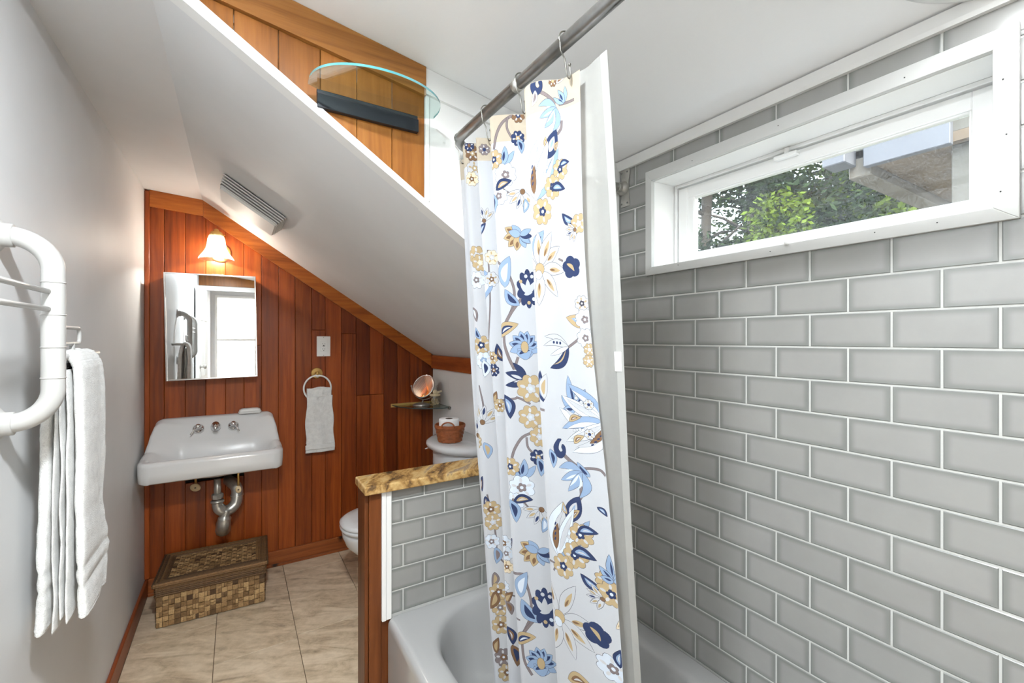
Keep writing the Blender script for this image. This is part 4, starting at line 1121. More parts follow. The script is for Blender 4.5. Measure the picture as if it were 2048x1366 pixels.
def stroke(pts, w_, mk='stem', ln='line', taper=False):
    P_ = spline([(a, b, 0) for a, b in pts], 5)
    if any((b-a).length > .06 for a, b in zip(P_, P_[1:])): return
    for ww, kk in ((w_/2+.0006, ln), (w_/2, mk)):
        for a, b in zip(P_, P_[1:]):
            d = (b-a)
            if d.length < 1e-5: continue
            d.normalize(); n_ = Vector((-d.y, d.x, 0))*ww; e_ = d*ww*.35
            shapes.append(([tuple((a-e_+n_)[:2]), tuple((b+e_+n_)[:2]), tuple((b+e_-n_)[:2]), tuple((a-e_-n_)[:2])], kk))
def draw(kind, u, v, sc, rot, ex=None):
    if isinstance(rot, list): ex, rot = rot, 0
    m = Motif(u, v, sc, rot)
    if kind == 'leaf':
        a, b = ex; a = 'ground' if a == 'hemx' else a
        c0 = xf(leafpoly(1, .46), -.5, 0); m.out(c0, a)
        m.put(xf(leafpoly(.62, .22), -.34, .03), b)
        if a in ('navy', 'tan'): m.put(xf(leafpoly(.4, .07), -.22, .04), 'pale' if b == 'navy' else 'ground')
    elif kind == 'comma':
        pts = spline([(-.18, .30, 0), (-.32, .05, 0), (-.22, -.30, 0), (.08, -.42, 0), (.34, -.22, 0), (.36, .08, 0), (.22, .22, 0), (.14, .08, 0), (.20, -.06, 0), (.08, -.14, 0), (-.04, .0, 0), (.02, .26, 0), (.16, .44, 0), (-.05, .44, 0)], 3)
        m.out([(p.x, p.y) for p in pts], 'navy')
    elif kind == 'scal':
        a, b = ex; m.out(scallop(0, 0, .52, 8, .20), a)
        for k in range(5): m.put(circ(.30*math.cos(k*1.257+.4), .30*math.sin(k*1.257+.4), .075, 8, 1.4, .8, k*1.257+.4), 'ground' if a not in ('ground', 'sand') else 'tan')
        if sc > .026:
            m.out(scallop(0, 0, .19, 5, .3), b, .0005)
            m.put(circ(0, 0, .07, 8), 'pale' if b != 'pale' else 'navy')
        else: m.put(circ(0, 0, .16, 10), b)
    elif kind == 'round5':
        for k in range(5): m.out(circ(.24*math.cos(k*1.257+.3), .24*math.sin(k*1.257+.3), .24, 14), 'navy', .0004)
        m.put(circ(0, 0, .25, 12), 'navy'); m.put(xf(leafpoly(.52, .16), -.2, .2, -.9), 'tan')
    elif kind == 'fan':
        for k, a in enumerate((-20, 12, 44, 76, 104, 136, 168, 200)):
            p_ = xf(leafpoly(.52, .30, 0), 0, -.08, R(a)); m.out(p_, 'blue')
            if k not in (0, 7): m.put(xf(leafpoly(.26, .12, 0), .17*math.cos(R(a)), -.08+.17*math.sin(R(a)), R(a)), 'navy')
        m.out(xf(leafpoly(.55, .34, .2), .28, -.32, PI-.3), 'blue'); m.out(xf(leafpoly(.55, .34, -.2), -.28, -.32, .3), 'blue'); m.put(xf(leafpoly(.4, .12, .1), -.2, -.34, .35), 'navy')
        m.out(circ(0, -.1, .16, 12, .8, 1.2), 'tan')
    elif kind == 'blossom':
        for a in (150, 190, 225, 260): m.out(xf(leafpoly(.58, .34, 0), .05, 0, R(a-170)), 'tan'); m.put(xf(leafpoly(.26, .13, 0), .05+.24*math.cos(R(a-170)), .24*math.sin(R(a-170)), R(a-170)), 'brown')
        for a in (100, 130, 300, 330): m.out(xf(leafpoly(.5, .28, 0), -.05, 0, R(a+20)), 'blue')
        for a in (150, 180, 210): m.out(xf(leafpoly(.5, .22, 0), -.02, 0, R(a)), 'navy' if a == 180 else 'blue'); 
    elif kind == 'bud':
        for a in (-60, -30, 0, 30, 60):
            m.out(xf(leafpoly(.8, .26, 0), -.3, 0, R(a)), 'ground'); m.put(xf(leafpoly(.34, .11, 0), -.3+.34*math.cos(R(a)), .34*math.sin(R(a)), R(a)), 'tan' if a else 'navy')
        m.out(circ(-.3, 0, .12, 10), 'brown')
    elif kind == 'tulip':
        a, b = ex
        for q, w_ in ((35, .3), (-35, .3), (0, .36)): m.out(xf(leafpoly(.95, w_, .06 if q > 0 else -.06), -.45, 0, R(q)), a)
        m.put(xf(leafpoly(.5, .14, 0), -.25, 0), b); m.put(xf(leafpoly(.4, .08, 0), -.3, .05, .6), b)
    elif kind == 'bell':
        for q, w_, bd in ((-38, .28, -.16), (-12, .3, 0), (16, .3, .05), (44, .26, .2)): m.out(xf(leafpoly(.98, w_, bd), -.5, 0, R(q)), 'blue'); m.put(xf(leafpoly(.6, w_*.3, bd), -.32, 0, R(q)), 'pale')
    elif kind == 'lily':
        m.out(xf(leafpoly(1.0, .30, .16), 0, 0, R(28)), 'navy'); m.put(xf(leafpoly(.7, .05, .16), .12, .06, R(28)), 'tan')
        for q, w_ in ((-28, .18), (-12, .2)): m.out(xf(leafpoly(1.0, w_, -.12), 0, 0, R(q)), 'ground')
        for k in range(3): m.put(circ(.3+.13*k, -.17-.035*k, .045, 8), 'navy')
        m.out(xf(leafpoly(.8, .14, 0), 0, 0, R(8)), 'pale')
    elif kind == 'pod':
        m.out(xf(leafpoly(1.1, .6, 0), -.55, 0), 'navy'); m.put(xf(leafpoly(.6, .3, 0), -.3, 0), 'ground'); m.put(xf(leafpoly(.35, .1, 0), -.15, 0), 'blue')
    elif kind == 'paisley':
        for q, w_, c_, bd in ((16, .26, 'pale', .15), (-14, .24, 'blue', -.06), (2, .24, 'pale', .02)):
            m.out(xf(leafpoly(1.05, w_, bd), -.52, 0, R(q)), c_)
            m.out(xf(leafpoly(.8, w_*.42, bd), -.40, 0, R(q)), 'ground' if c_ == 'pale' else 'pale', .0004)
        m.out(xf(leafpoly(.5, .14, .05), -.42, .08, R(18)), 'brown')
        for k in range(4): m.put(circ(-.25+.09*k, .17+.035*k, .018, 6, 2.2, 1), 'navy')
        for k in range(3): m.out(circ(-.02+.12*k, -.06-.02*k, .035, 8), 'ground', .0004)
    elif kind == 'multi':
        for q, l_ in ((0, 1.0), (40, .62), (-38, .7), (78, .42), (-75, .5)): m.out(xf(leafpoly(l_, .26, .05 if q >= 0 else -.05), -.45, 0, R(q)), 'blue'); m.put(xf(leafpoly(l_*.55, .08, 0), -.45+.2*l_*math.cos(R(q)), .2*l_*math.sin(R(q)), R(q)), 'navy')
    elif kind == 'bigflower':
        m.out(scallop(0, 0, .56, 10, .22, 5, 0, .64, 1), 'navy')
        for q in (-35, 0, 35): m.put(xf(leafpoly(.42, .16, 0), 0, -.14, R(90+q)), 'ground')
        m.put(xf(leafpoly(.28, .10, 0), -.14, -.16, .2), 'ground')
        for a, b, c_ in ((-.05, .36, 'ground'), (.14, .34, 'ground'), (-.22, .22, 'tan'), (0, -.40, 'tan'), (.16, -.30, 'pale')): m.put(circ(a, b, .055, 8), c_)
    elif kind == 'petals':
        for q, big in ex:
            l_ = .95 if not big else 1.05; m.out(xf(leafpoly(l_, .36, .04), .10*math.cos(R(q)), .10*math.sin(R(q)), R(q)), 'ground', .0008); m.put(xf(leafpoly(l_*.5, .14, .0), .38*math.cos(R(q)), .38*math.sin(R(q)), R(q)), 'tan'); m.put(xf(leafpoly(l_*.25, .06, .0), .40*math.cos(R(q)), .40*math.sin(R(q)), R(q)), 'brown')
        m.out(circ(0, 0, .17, 12), 'tan'); m.out(circ(-.05, -.16, .13, 10), 'pale')
#PAT0
PAT = [
 ("comma",0.107,0.0064,0.0384,0),
 ("stem",[(0.0977,0.0196),(0.0791,0.0284),(0.0587,0.0416)],0.006),
 ("leaf",0.1145,0.0284,0.0251,250,("pale","stem")),
 ("scal",0.0642,0.002,0.0188,0,("brown","tan")),
 ("leaf",0.0438,0.002,0.0223,20,("hemx","brown")),
 ("scal",0.267,0.002,0.0282,0,("brown","navy")),
 ("stem",[(0.2818,0.002),(0.3042,0.0152),(0.319,0.0372),(0.3283,0.068)],0.005),
 ("stem",[(0.293,0.0064),(0.2949,0.0284),(0.2837,0.0504)],0.004),
 ("tulip",0.0438,0.0328,0.0279,120,("blue","navy")),
 ("stem",[(0.0494,0.046),(0.0345,0.046),(0.014,0.046)],0.004),
 ("bell",0.0773,0.0636,0.0437,210),
 ("stem",[(0.0438,0.0768),(0.0456,0.09),(0.0549,0.0988)],0.005),
 ("pod",0.0717,0.1164,0.0476,62),
 ("leaf",0.0866,0.112,0.0192,100,("tan","brown")),
 ("leaf",0.0587,0.1208,0.0171,60,("tan","brown")),
 ("paisley",0.0996,0.1648,0.0968,68),
 ("scal",0.0512,0.1648,0.0342,0,("tan","navy")),
 ("scal",0.0735,0.1957,0.0404,20,("tan","navy")),
 ("scal",0.1052,0.2397,0.0449,40,("tan","navy")),
 ("leaf",0.0401,0.156,0.0227,10,("navy","blue")),
 ("leaf",0.0587,0.2001,0.0345,-5,("navy","blue")),
 ("leaf",0.0345,0.2573,0.0324,145,("navy","blue")),
 ("stem",[(0.0345,0.2573),(0.0177,0.2661)],0.003),
 ("scal",0.0103,0.2705,0.0319,0,("tan","sand")),
 ("bud",0.027,0.2837,0.0247,200),
 ("scal",0.2707,0.0504,0.0283,90,("navy","tan")),
 ("leaf",0.267,0.068,0.0283,-75,("blue","navy")),
 ("tulip",0.306,0.0856,0.0376,80,("blue","navy")),
 ("scal",0.3302,0.09,0.0357,0,("tan","navy")),
 ("scal",0.3042,0.1252,0.0444,0,("pale","stem")),
 ("scal",0.3228,0.1692,0.0358,0,("pale","stem")),
 ("leaf",0.3097,0.1472,0.0378,25,("navy","tan")),
 ("stem",[(0.3172,0.1472),(0.306,0.1604),(0.2856,0.1692)],0.003),
 ("bud",0.2725,0.178,0.044,245),
 ("leaf",0.2632,0.1957,0.0263,260,("blue","pale")),
 ("leaf",0.3432,0.1824,0.0432,275,("blue","navy")),
 ("leaf",0.3451,0.2617,0.0275,75,("navy","tan")),
 ("blossom",0.28,0.2573,0.0533,170),
 ("leaf",0.1182,0.3013,0.0513,62,("blue","navy")),
 ("scal",0.5776,0.0592,0.0354,0,("ground","tan")),
 ("scal",0.5869,0.0856,0.0304,0,("sand","brown")),
 ("bud",0.4809,0.1869,0.0365,100),
 ("leaf",0.4827,0.2177,0.0269,60,("navy","blue")),
 ("scal",0.5813,0.024,0.0328,0,("brown","tan")),
 ("scal",0.4678,0.0284,0.0241,0,("stem","navy")),
 ("scal",0.5887,0.0064,0.0227,0,("navy","brown")),
 ("bigflower",0.267,0.3761,0.069,0),
 ("petals",0.12,0.3497,0.0614,[(90,0),(150,0),(35,0),(-5,0),(-50,0),(-95,0),(62,1)]),
 ("leaf",0.3135,0.3365,0.0632,78,("blue","pale")),
 ("leaf",0.306,0.3937,0.043,130,("blue","navy")),
 ("stem",[(0.3414,0.3101),(0.319,0.3277),(0.3079,0.3497),(0.3004,0.3805),(0.306,0.4157),(0.3265,0.4553)],0.005),
 ("stem",[(0.2856,0.3981),(0.3079,0.4245),(0.3265,0.4553)],0.006),
 ("stem",[(0.3265,0.4553),(0.3302,0.4949),(0.3209,0.5301),(0.3097,0.5566)],0.006),
 ("leaf",0.3209,0.4685,0.0525,30,("tan","navy")),
 ("fan",0.2837,0.4993,0.0611,0),
 ("stem",[(0.3004,0.5301),(0.3097,0.5566)],0.005),
 ("round5",0.0326,0.3497,0.0403,10),
 ("stem",[(0.0642,0.3321),(0.0531,0.3365)],0.003),
 ("leaf",0.0233,0.4465,0.0518,178,("tan","blue")),
 ("scal",0.014,0.4201,0.0266,0,("ground","line")),
 ("scal",0.0103,0.4509,0.0361,0,("pale","stem")),
 ("scal",0.0122,0.4861,0.0324,0,("pale","stem")),
 ("stem",[(0.014,0.4773),(0.0308,0.4905),(0.0512,0.5037)],0.004),
 ("lily",0.0512,0.5037,0.0606,190),
 ("scal",0.0066,0.5081,0.0209,0,("tan","ground")),
 ("scal",0.0103,0.5301,0.0209,0,("tan","ground")),
 ("leaf",0.1293,0.583,0.0565,95,("navy","blue")),
 ("leaf",0.12,0.583,0.0461,80,("ground","tan")),
 ("tulip",0.306,0.5742,0.0458,160,("navy","ground")),
 ("scal",0.2744,0.6006,0.0568,0,("tan","ground")),
 ("stem",[(0.4604,0.6402),(0.3228,0.627),(0.306,0.6226),(0.2781,0.6358)],0.004),
 ("stem",[(0.2614,0.627),(0.1256,0.6314)],0.004),
 ("leaf",0.4567,0.5213,0.042,110,("navy","brown")),
 ("scal",0.5869,0.2749,0.0435,0,("tan","ground")),
 ("scal",0.5794,0.2925,0.0384,0,("tan","sand")),
 ("scal",0.5924,0.3365,0.0385,0,("pale","stem")),
 ("leaf",0.4902,0.3541,0.0643,265,("blue","pale")),
 ("leaf",0.6092,0.4245,0.039,300,("stem","pale")),
 ("scal",0.5906,0.5037,0.044,0,("tan","navy")),
 ("leaf",0.598,0.4729,0.0285,110,("blue","navy")),
 ("scal",0.5869,0.5433,0.0389,0,("pale","blue")),
 ("leaf",0.5869,0.5654,0.039,270,("pale","navy")),
 ("scal",0.4809,0.5345,0.0273,0,("tan","brown")),
 ("scal",0.479,0.5654,0.0273,0,("navy","brown")),
 ("bud",0.5943,0.6886,0.0523,80),
 ("stem",[(0.6017,0.6094),(0.5943,0.649),(0.5924,0.6754)],0.003),
 ("scal",0.4641,0.2881,0.0318,0,("sand","ground")),
 ("scal",0.4678,0.3409,0.0319,0,("ground","brown")),
 ("stem",[(0.4734,0.2705),(0.4753,0.3937),(0.4902,0.5037)],0.003),
 ("leaf",0.479,0.6358,0.0324,80,("brown","tan")),
 ("scal",0.4697,0.6534,0.0299,0,("tan","brown")),
 ("multi",0.0512,0.5962,0.0607,100),
 ("paisley",0.0289,0.6226,0.0888,150),
 ("paisley",0.0289,0.6666,0.0829,205),
 ("scal",0.0196,0.6138,0.0172,0,("ground","navy")),
 ("scal",0.0233,0.671,0.0173,0,("ground","navy")),
 ("leaf",0.0494,0.6446,0.0235,20,("tan","brown")),
 ("leaf",0.0438,0.6842,0.0234,40,("tan","brown")),
 ("scal",0.2781,0.6666,0.048,0,("tan","ground")),
 ("scal",0.2595,0.7106,0.041,0,("tan","ground")),
 ("leaf",0.3302,0.6446,0.051,285,("navy","blue")),
 ("stem",[(0.3228,0.7634),(0.3153,0.7414),(0.2986,0.715),(0.2744,0.7018)],0.005),
 ("stem",[(0.2893,0.715),(0.2874,0.737),(0.2763,0.7502)],0.004),
 ("comma",0.0921,0.7062,0.0398,0),
 ("stem",[(0.0847,0.715),(0.0661,0.7282),(0.0531,0.737)],0.007),
 ("leaf",0.1126,0.7282,0.0342,280,("blue","navy")),
 ("scal",0.2651,0.759,0.0321,90,("navy","tan")),
 ("leaf",0.2632,0.781,0.039,278,("blue","navy")),
 ("leaf",0.0401,0.7414,0.0291,130,("blue","navy")),
 ("bell",0.0642,0.7634,0.0493,215),
 ("stem",[(0.0456,0.7414),(0.027,0.737),(0.0103,0.737),(0.001,0.7458)],0.004),
 ("stem",[(0.0475,0.7766),(0.0475,0.7942),(0.0549,0.8074)],0.005),
 ("tulip",0.3004,0.7898,0.0441,80,("blue","navy")),
 ("scal",0.3283,0.7854,0.0373,0,("tan","navy")),
 ("scal",0.3042,0.8338,0.0512,0,("pale","stem")),
 ("scal",0.3228,0.869,0.0398,0,("pale","stem")),
 ("leaf",0.3023,0.8646,0.0396,10,("navy","tan")),
 ("stem",[(0.306,0.8602),(0.293,0.8778),(0.2781,0.891)],0.003),
 ("bud",0.2688,0.8954,0.0463,245),
 ("leaf",0.2595,0.9175,0.0323,262,("blue","pale")),
 ("leaf",0.3265,0.891,0.0492,285,("blue","navy")),
 ("pod",0.0661,0.825,0.0514,62),
 ("leaf",0.0866,0.825,0.022,110,("tan","blue")),
 ("leaf",0.0605,0.8338,0.0217,50,("tan","brown")),
 ("paisley",0.0866,0.8778,0.1001,64),
 ("scal",0.0549,0.8734,0.0413,0,("tan","navy")),
 ("scal",0.0698,0.9175,0.0477,20,("tan","navy")),
 ("scal",0.0996,0.9483,0.0446,40,("tan","navy")),
 ("leaf",0.0419,0.8646,0.0331,12,("navy","blue")),
 ("leaf",0.0531,0.9131,0.0413,-4,("navy","blue")),
 ("blossom",0.2763,0.9835,0.0582,170),
 ("stem",[(0.2577,0.9835),(0.1293,0.9483),(0.1256,0.9659)],0.003),
 ("leaf",0.3097,1.0671,0.0589,74,("blue","pale")),
 ("leaf",0.2986,1.1287,0.059,125,("blue","navy")),
 ("bigflower",0.2632,1.1155,0.0771,0),
 ("petals",0.1182,1.0627,0.0725,[(115,0),(60,1),(5,0),(-28,0),(-65,0),(-105,0)]),
 ("stem",[(0.4678,1.0671),(0.3172,1.0407),(0.3042,1.0627),(0.2949,1.1067),(0.2986,1.1463),(0.3209,1.1903)],0.005),
 ("stem",[(0.2781,1.1375),(0.3004,1.1639),(0.3209,1.1903)],0.006),
 ("stem",[(0.3209,1.1903),(0.3228,1.2167),(0.319,1.2563),(0.3023,1.2872)],0.006),
 ("leaf",0.3153,1.2035,0.0546,22,("tan","navy")),
 ("fan",0.2781,1.2475,0.0661,0),
 ("round5",0.0382,1.0627,0.0428,0),
 ("stem",[(0.0624,1.0627),(0.0494,1.0583)],0.003),
 ("leaf",0.001,1.0231,0.0206,240,("sand","tan")),
 ("leaf",0.0419,0.9615,0.0351,150,("navy","blue")),
 ("stem",[(0.0419,0.9615),(0.0289,0.9659)],0.003),
 ("scal",0.0159,0.9483,0.0341,0,("tan","ground")),
 ("scal",0.0103,0.9703,0.0415,0,("tan","navy")),
 ("bud",0.0345,0.9879,0.029,190),
 ("multi",0.0066,0.9219,0.0452,95),
 ("leaf",0.014,0.8162,0.019,-40,("navy","blue")),
 ("scal",0.0159,1.1155,0.0456,0,("pale","stem")),
 ("leaf",0.0029,1.0891,0.0319,85,("navy","blue")),
 ("leaf",0.0773,1.1859,0.0528,15,("tan","brown")),
 ("bud",0.6892,0.7414,0.0476,90),
 ("scal",0.6203,0.759,0.0347,0,("tan","brown")),
 ("leaf",0.5906,0.781,0.0394,280,("blue","tan")),
 ("leaf",0.6073,0.8734,0.0399,80,("navy","brown")),
 ("leaf",0.5999,0.9219,0.0319,260,("navy","stem")),
 ("scal",0.585,0.9395,0.0398,0,("tan","brown")),
 ("scal",0.5813,0.9747,0.0399,0,("tan","ground")),
 ("scal",0.5869,1.0275,0.0347,0,("pale","stem")),
 ("leaf",0.5776,1.0671,0.0401,270,("blue","stem")),
 ("leaf",0.3395,0.9747,0.0309,70,("navy","tan")),
 ("scal",0.4864,1.0099,0.0384,0,("pale","brown")),
 ("scal",0.4809,1.0363,0.0333,0,("pale","stem")),
 ("scal",0.4809,1.0715,0.0308,0,("sand","brown")),
 ("stem",[(0.5924,0.8998),(0.5776,0.9967),(0.5646,1.0803),(0.4716,1.1463),(0.3246,1.1551)],0.003),
 ("leaf",0.5869,1.1331,0.0375,260,("stem","tan")),
 ("scal",0.5757,1.1683,0.0458,0,("tan","brown")),
 ("scal",0.5739,1.2123,0.0405,0,("tan","stem")),
 ("leaf",0.479,1.1551,0.036,60,("brown","tan")),
 ("leaf",0.5924,1.1903,0.0484,250,("brown","tan")),
 ("scal",0.5739,1.2607,0.046,0,("tan","brown")),
 ("leaf",0.4809,1.2563,0.044,285,("navy","brown")),
 ("scal",0.572,1.3532,0.0462,0,("stem","brown")),
 ("scal",0.5646,1.3972,0.0463,0,("tan","brown")),
 ("leaf",0.4716,1.3092,0.0519,280,("brown","navy")),
 ("leaf",0.5869,1.318,0.0406,80,("brown","tan")),
 ("scal",0.492,1.1243,0.0259,0,("pale","brown")),
 ("leaf",0.4809,1.1815,0.0335,290,("stem","brown"))]
#PAT1
for q in PAT:
    if q[0] == 'stem': stroke(q[1], q[2])
for q in PAT:
    if q[0] != 'stem': draw(*q)


CURT = thing('shower_curtain', (RX, .85, ZBOT), 'white shower curtain printed with blue and tan flowers', 'shower curtain')
def clip(pl, v0, v1):
    """polygon cut to the strip v0..v1"""
    for lim, sg in ((v0, 1), (v1, -1)):
        out = []; n = len(pl)
        for i in range(n):
            a, b = pl[i], pl[(i+1) % n]; ia = sg*(a[1]-lim) >= 0; ib = sg*(b[1]-lim) >= 0
            if ia: out.append(a)
            if ia != ib:
                t = (lim-a[1])/(b[1]-a[1]); out.append((a[0]+(b[0]-a[0])*t, lim))
        pl = out
        if len(pl) < 3: return []
    return pl
def build_cloth():
    HL_ = ZT-ZBOT; NSTR = 26; key = {k: i for i, k in enumerate(CK)}
    nu = int(UL/.007); us = [UL*i/nu for i in range(nu+1)]
    V = []; FF = []; mi = []; nn_ = []
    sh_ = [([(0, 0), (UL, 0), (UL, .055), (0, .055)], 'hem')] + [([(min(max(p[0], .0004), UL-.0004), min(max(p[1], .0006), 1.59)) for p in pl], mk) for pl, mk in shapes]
    bb = [(min(p[1] for p in pl), max(p[1] for p in pl)) for pl, _ in sh_]
    for st in range(NSTR):
        v0, v1 = HL_*st/NSTR, min(HL_, HL_*(st+1)/NSTR+.0003)
        verts = []; edges = []; faces = []; meta = []
        for u in us:
            b = len(verts)
            for j in range(3): verts.append(Vector((u, v0+(v1-v0)*j/2)))
            edges += [(b, b+1), (b+1, b+2)]
        n_ = len(us); edges += [(3*i, 3*i+3) for i in range(n_-1)] + [(3*i+2, 3*i+5) for i in range(n_-1)]
        for (pl, mk), (lo_, hi_) in zip(sh_, bb):
            if hi_ <= v0 or lo_ >= v1: continue
            q = pl if (lo_ >= v0 and hi_ <= v1) else clip(pl, v0, v1)
            if len(q) < 3: continue
            b = len(verts); verts.extend([Vector(p) for p in q]); k_ = len(q)
            edges += [(b+i, b+(i+1) % k_) for i in range(k_)]
            faces.append((min(p[0] for p in pl), max(p[0] for p in pl), lo_, hi_, pl, mk))
        vo, eo, fo, ov, oe, of = delaunay_2d_cdt(verts, edges, [], 0, 1e-6)
        top = faces[::-1]
        def inside(x, y, pl):
            c_ = False; j = len(pl)-1
            for i in range(len(pl)):
                yi, yj = pl[i][1], pl[j][1]
                if (yi > y) != (yj > y) and x < (pl[j][0]-pl[i][0])*(y-yi)/(yj-yi)+pl[i][0]: c_ = not c_
                j = i
            return c_
        b = len(V)
        V += [cloth(p.x, p.y) for p in vo]; nn_ += [cnormal(p.x, p.y) for p in vo]
        for f in fo:
            x = sum(vo[i].x for i in f)/len(f); y = sum(vo[i].y for i in f)/len(f); mk = 'ground'
            for (xa, xb, ya, yb_, pl, k_) in top:
                if xa <= x <= xb and ya <= y <= yb_ and inside(x, y, pl): mk = k_; break
            FF.append([b+i for i in f]); mi.append(key[mk])
    me = bpy.data.meshes.new('cloth'); me.from_pydata(V, [], FF)
    for k in CK: me.materials.append(CL[k])
    me.polygons.foreach_set('material_index', mi); me.polygons.foreach_set('use_smooth', [True]*len(FF))
    me.update()
    s = sum(1 if me.polygons[i].normal.dot(nn_[FF[i][0]]) > 0 else -1 for i in range(0, len(FF), 37))
    if s < 0: nn_ = [-q for q in nn_]
    me.normals_split_custom_set_from_vertices(nn_)
    o = bpy.data.objects.new('cloth', me); C.objects.link(o); o.parent = CURT; o.location = -PW(CURT)
    print('cloth verts', len(V), 'faces', len(FF))
    return o
build_cloth()

def sheet(fun, nu, nv, mb, mi=0):
    V = [fun(i/nu, j/nv) for j in range(nv+1) for i in range(nu+1)]
    F = [(j*(nu+1)+i, j*(nu+1)+i+1, (j+1)*(nu+1)+i+1, (j+1)*(nu+1)+i) for j in range(nv) for i in range(nu)]
    mb.add(V, F, mi=mi, smooth=True, rnd=.5)
LIN = thing('curtain_liner', (.56, .8, .2), 'frosted vinyl shower liner hanging behind the flowered curtain', 'shower liner')
def liner(q, r_, y0=.562, y1=1.04):
    y = y0+(y1-y0)*q; z = 1.832-1.60*r_; t = (1.829-z)/1.23
    return Vector((.541+.010*math.sin(q*22)*smoothstep(.05, .2, q)+.105*t+.003*math.sin(r_*9+q*5), y+.012*t, z))
m = MB(); sheet(liner, 70, 50, m); m.build('liner_sheet', M_liner, LIN)
m = MB(); sheet(lambda q, r_: liner(q*.036, r_)+Vector((-.0008, 0, 0)), 2, 50, m); m.build('liner_hem', M_linerhem, LIN)
m = MB(); sheet(lambda q, r_: liner(.012+.034*q, .325+.022*r_)+Vector((-.0016, -.0012, 0)), 3, 3, m); m.build('weight_pocket', simple('pocket_vinyl', (240, 240, 238), .4), LIN)
LIN2 = thing('curtain_liner', (1.0, RY, .3), 'clear vinyl liner hanging from the far end of the rod', 'shower liner')
m = MB()
sheet(lambda q, r_: Vector((.66+.455*q+.010*r_, RY-.006+.014*math.sin(q*38)*(.4+.6*r_)-.05*r_*(1-q), 1.845-1.35*r_)), 90, 24, m)
m.build('liner_sheet', M_liner2, LIN2)

# ------------------------------------------------------------------ behind the camera: wall, doorway, door, bedroom
M_grey = simple('grey_wall', (128, 128, 126), .7)
mb = MB()
for (a0, a1, z0, z1) in subtract([(XL-.02, XR+.14, -.02, 2.02)], (-.33, .22, -.03, 1.96)):
    mb.box((a0, YB-.10, z0), (a1, YB, z1), mi=0, rnd=.5)
mb.box((XL-.02, YB-.10, 2.02), (XR+.14, YB, 2.45), mi=1, rnd=.6)
struct(mb.build('wall_front', [M_grey, M_woodlit]), 'grey wall with doorway behind the camera, seen in the mirror')
mb = MB()
mb.box((-.40, YB+.0005, 0), (-.33, YB+.016, 2.015), .002); mb.box((.22, YB+.0005, 0), (.29, YB+.016, 2.015), .002); mb.box((-.33, YB+.0005, 1.955), (.22, YB+.016, 2.015), .002)
struct(mb.build('trim_10', M_white), 'white door casing behind the camera')
door = struct(thing('door_1', (-.36, -.95, 0), 'open white panelled door beside the left wall, seen in the mirror', None))
DM = Matrix.Translation((-.325, -1.08, 0)) @ Matrix.Rotation(R(94), 4, 'Z')
m = MB(); m.box((0, -.017, .01), (.70, .017, 1.94), .002, M=DM)
for z0, z1 in ((.15, .75), (.9, 1.45), (1.55, 1.82)):
    for x0 in (.09, .39): m.box((x0, -.022, z0), (x0+.22, .022, z1), .004, M=DM)
m.build('door_leaf', M_white, door)
m = MB()
for sgn in (-1, 1): m.lathe([(.0001, 0), (.025, 0), (.025, .004), (.010, .010), (.010, .03), (.024, .04), (.026, .052), (.018, .062), (.0001, .064)], DM @ Matrix.Translation((.64, sgn*.017, 1.02)) @ Matrix.Rotation(-sgn*PI/2, 4, 'X'), 20)
m.build('door_handle', M_dull, door)
# the room beyond, with a bright window
mb = MB()
mb.box((XR+.02, -4.2, -.02), (XR+.14, YB-.10, 2.5), rnd=.5)
for (a0, a1, z0, z1) in subtract([(XL-.02, XR+.14, -.02, 2.5)], (-.30, .95, .55, 2.1)):
    mb.box((a0, -4.2, z0), (a1, -4.08, z1), rnd=.5)
mb.box((XL-.02, -4.2, 2.4), (XR+.14, YB-.10, 2.5), rnd=.5)
struct(mb.build('wall_bedroom', M_plaster), 'walls of the next room behind the camera')
w2_ = struct(thing('window_2', (.3, -4.1, .55), 'window of the next room seen through the doorway', None))
m = MB()
for lo_, hi_ in (((-.34, -4.085, .51), (-.30, -4.06, 2.14)), ((.95, -4.085, .51), (.99, -4.06, 2.14)), ((-.30, -4.085, .51), (.95, -4.06, .55)), ((-.30, -4.085, 2.1), (.95, -4.06, 2.14)), ((.30, -4.15, .55), (.34, -4.12, 2.1)), ((-.3, -4.15, 1.3), (.95, -4.12, 1.34))): m.box(lo_, hi_, .002)
m.build('window_frame', M_white, w2_)
# round mirror and dark baskets on the grey wall, only seen in reflection
rm = thing('round_mirror', (.33, YB, 1.55), 'round dark-framed mirror on the grey wall, seen reflected', 'mirror')

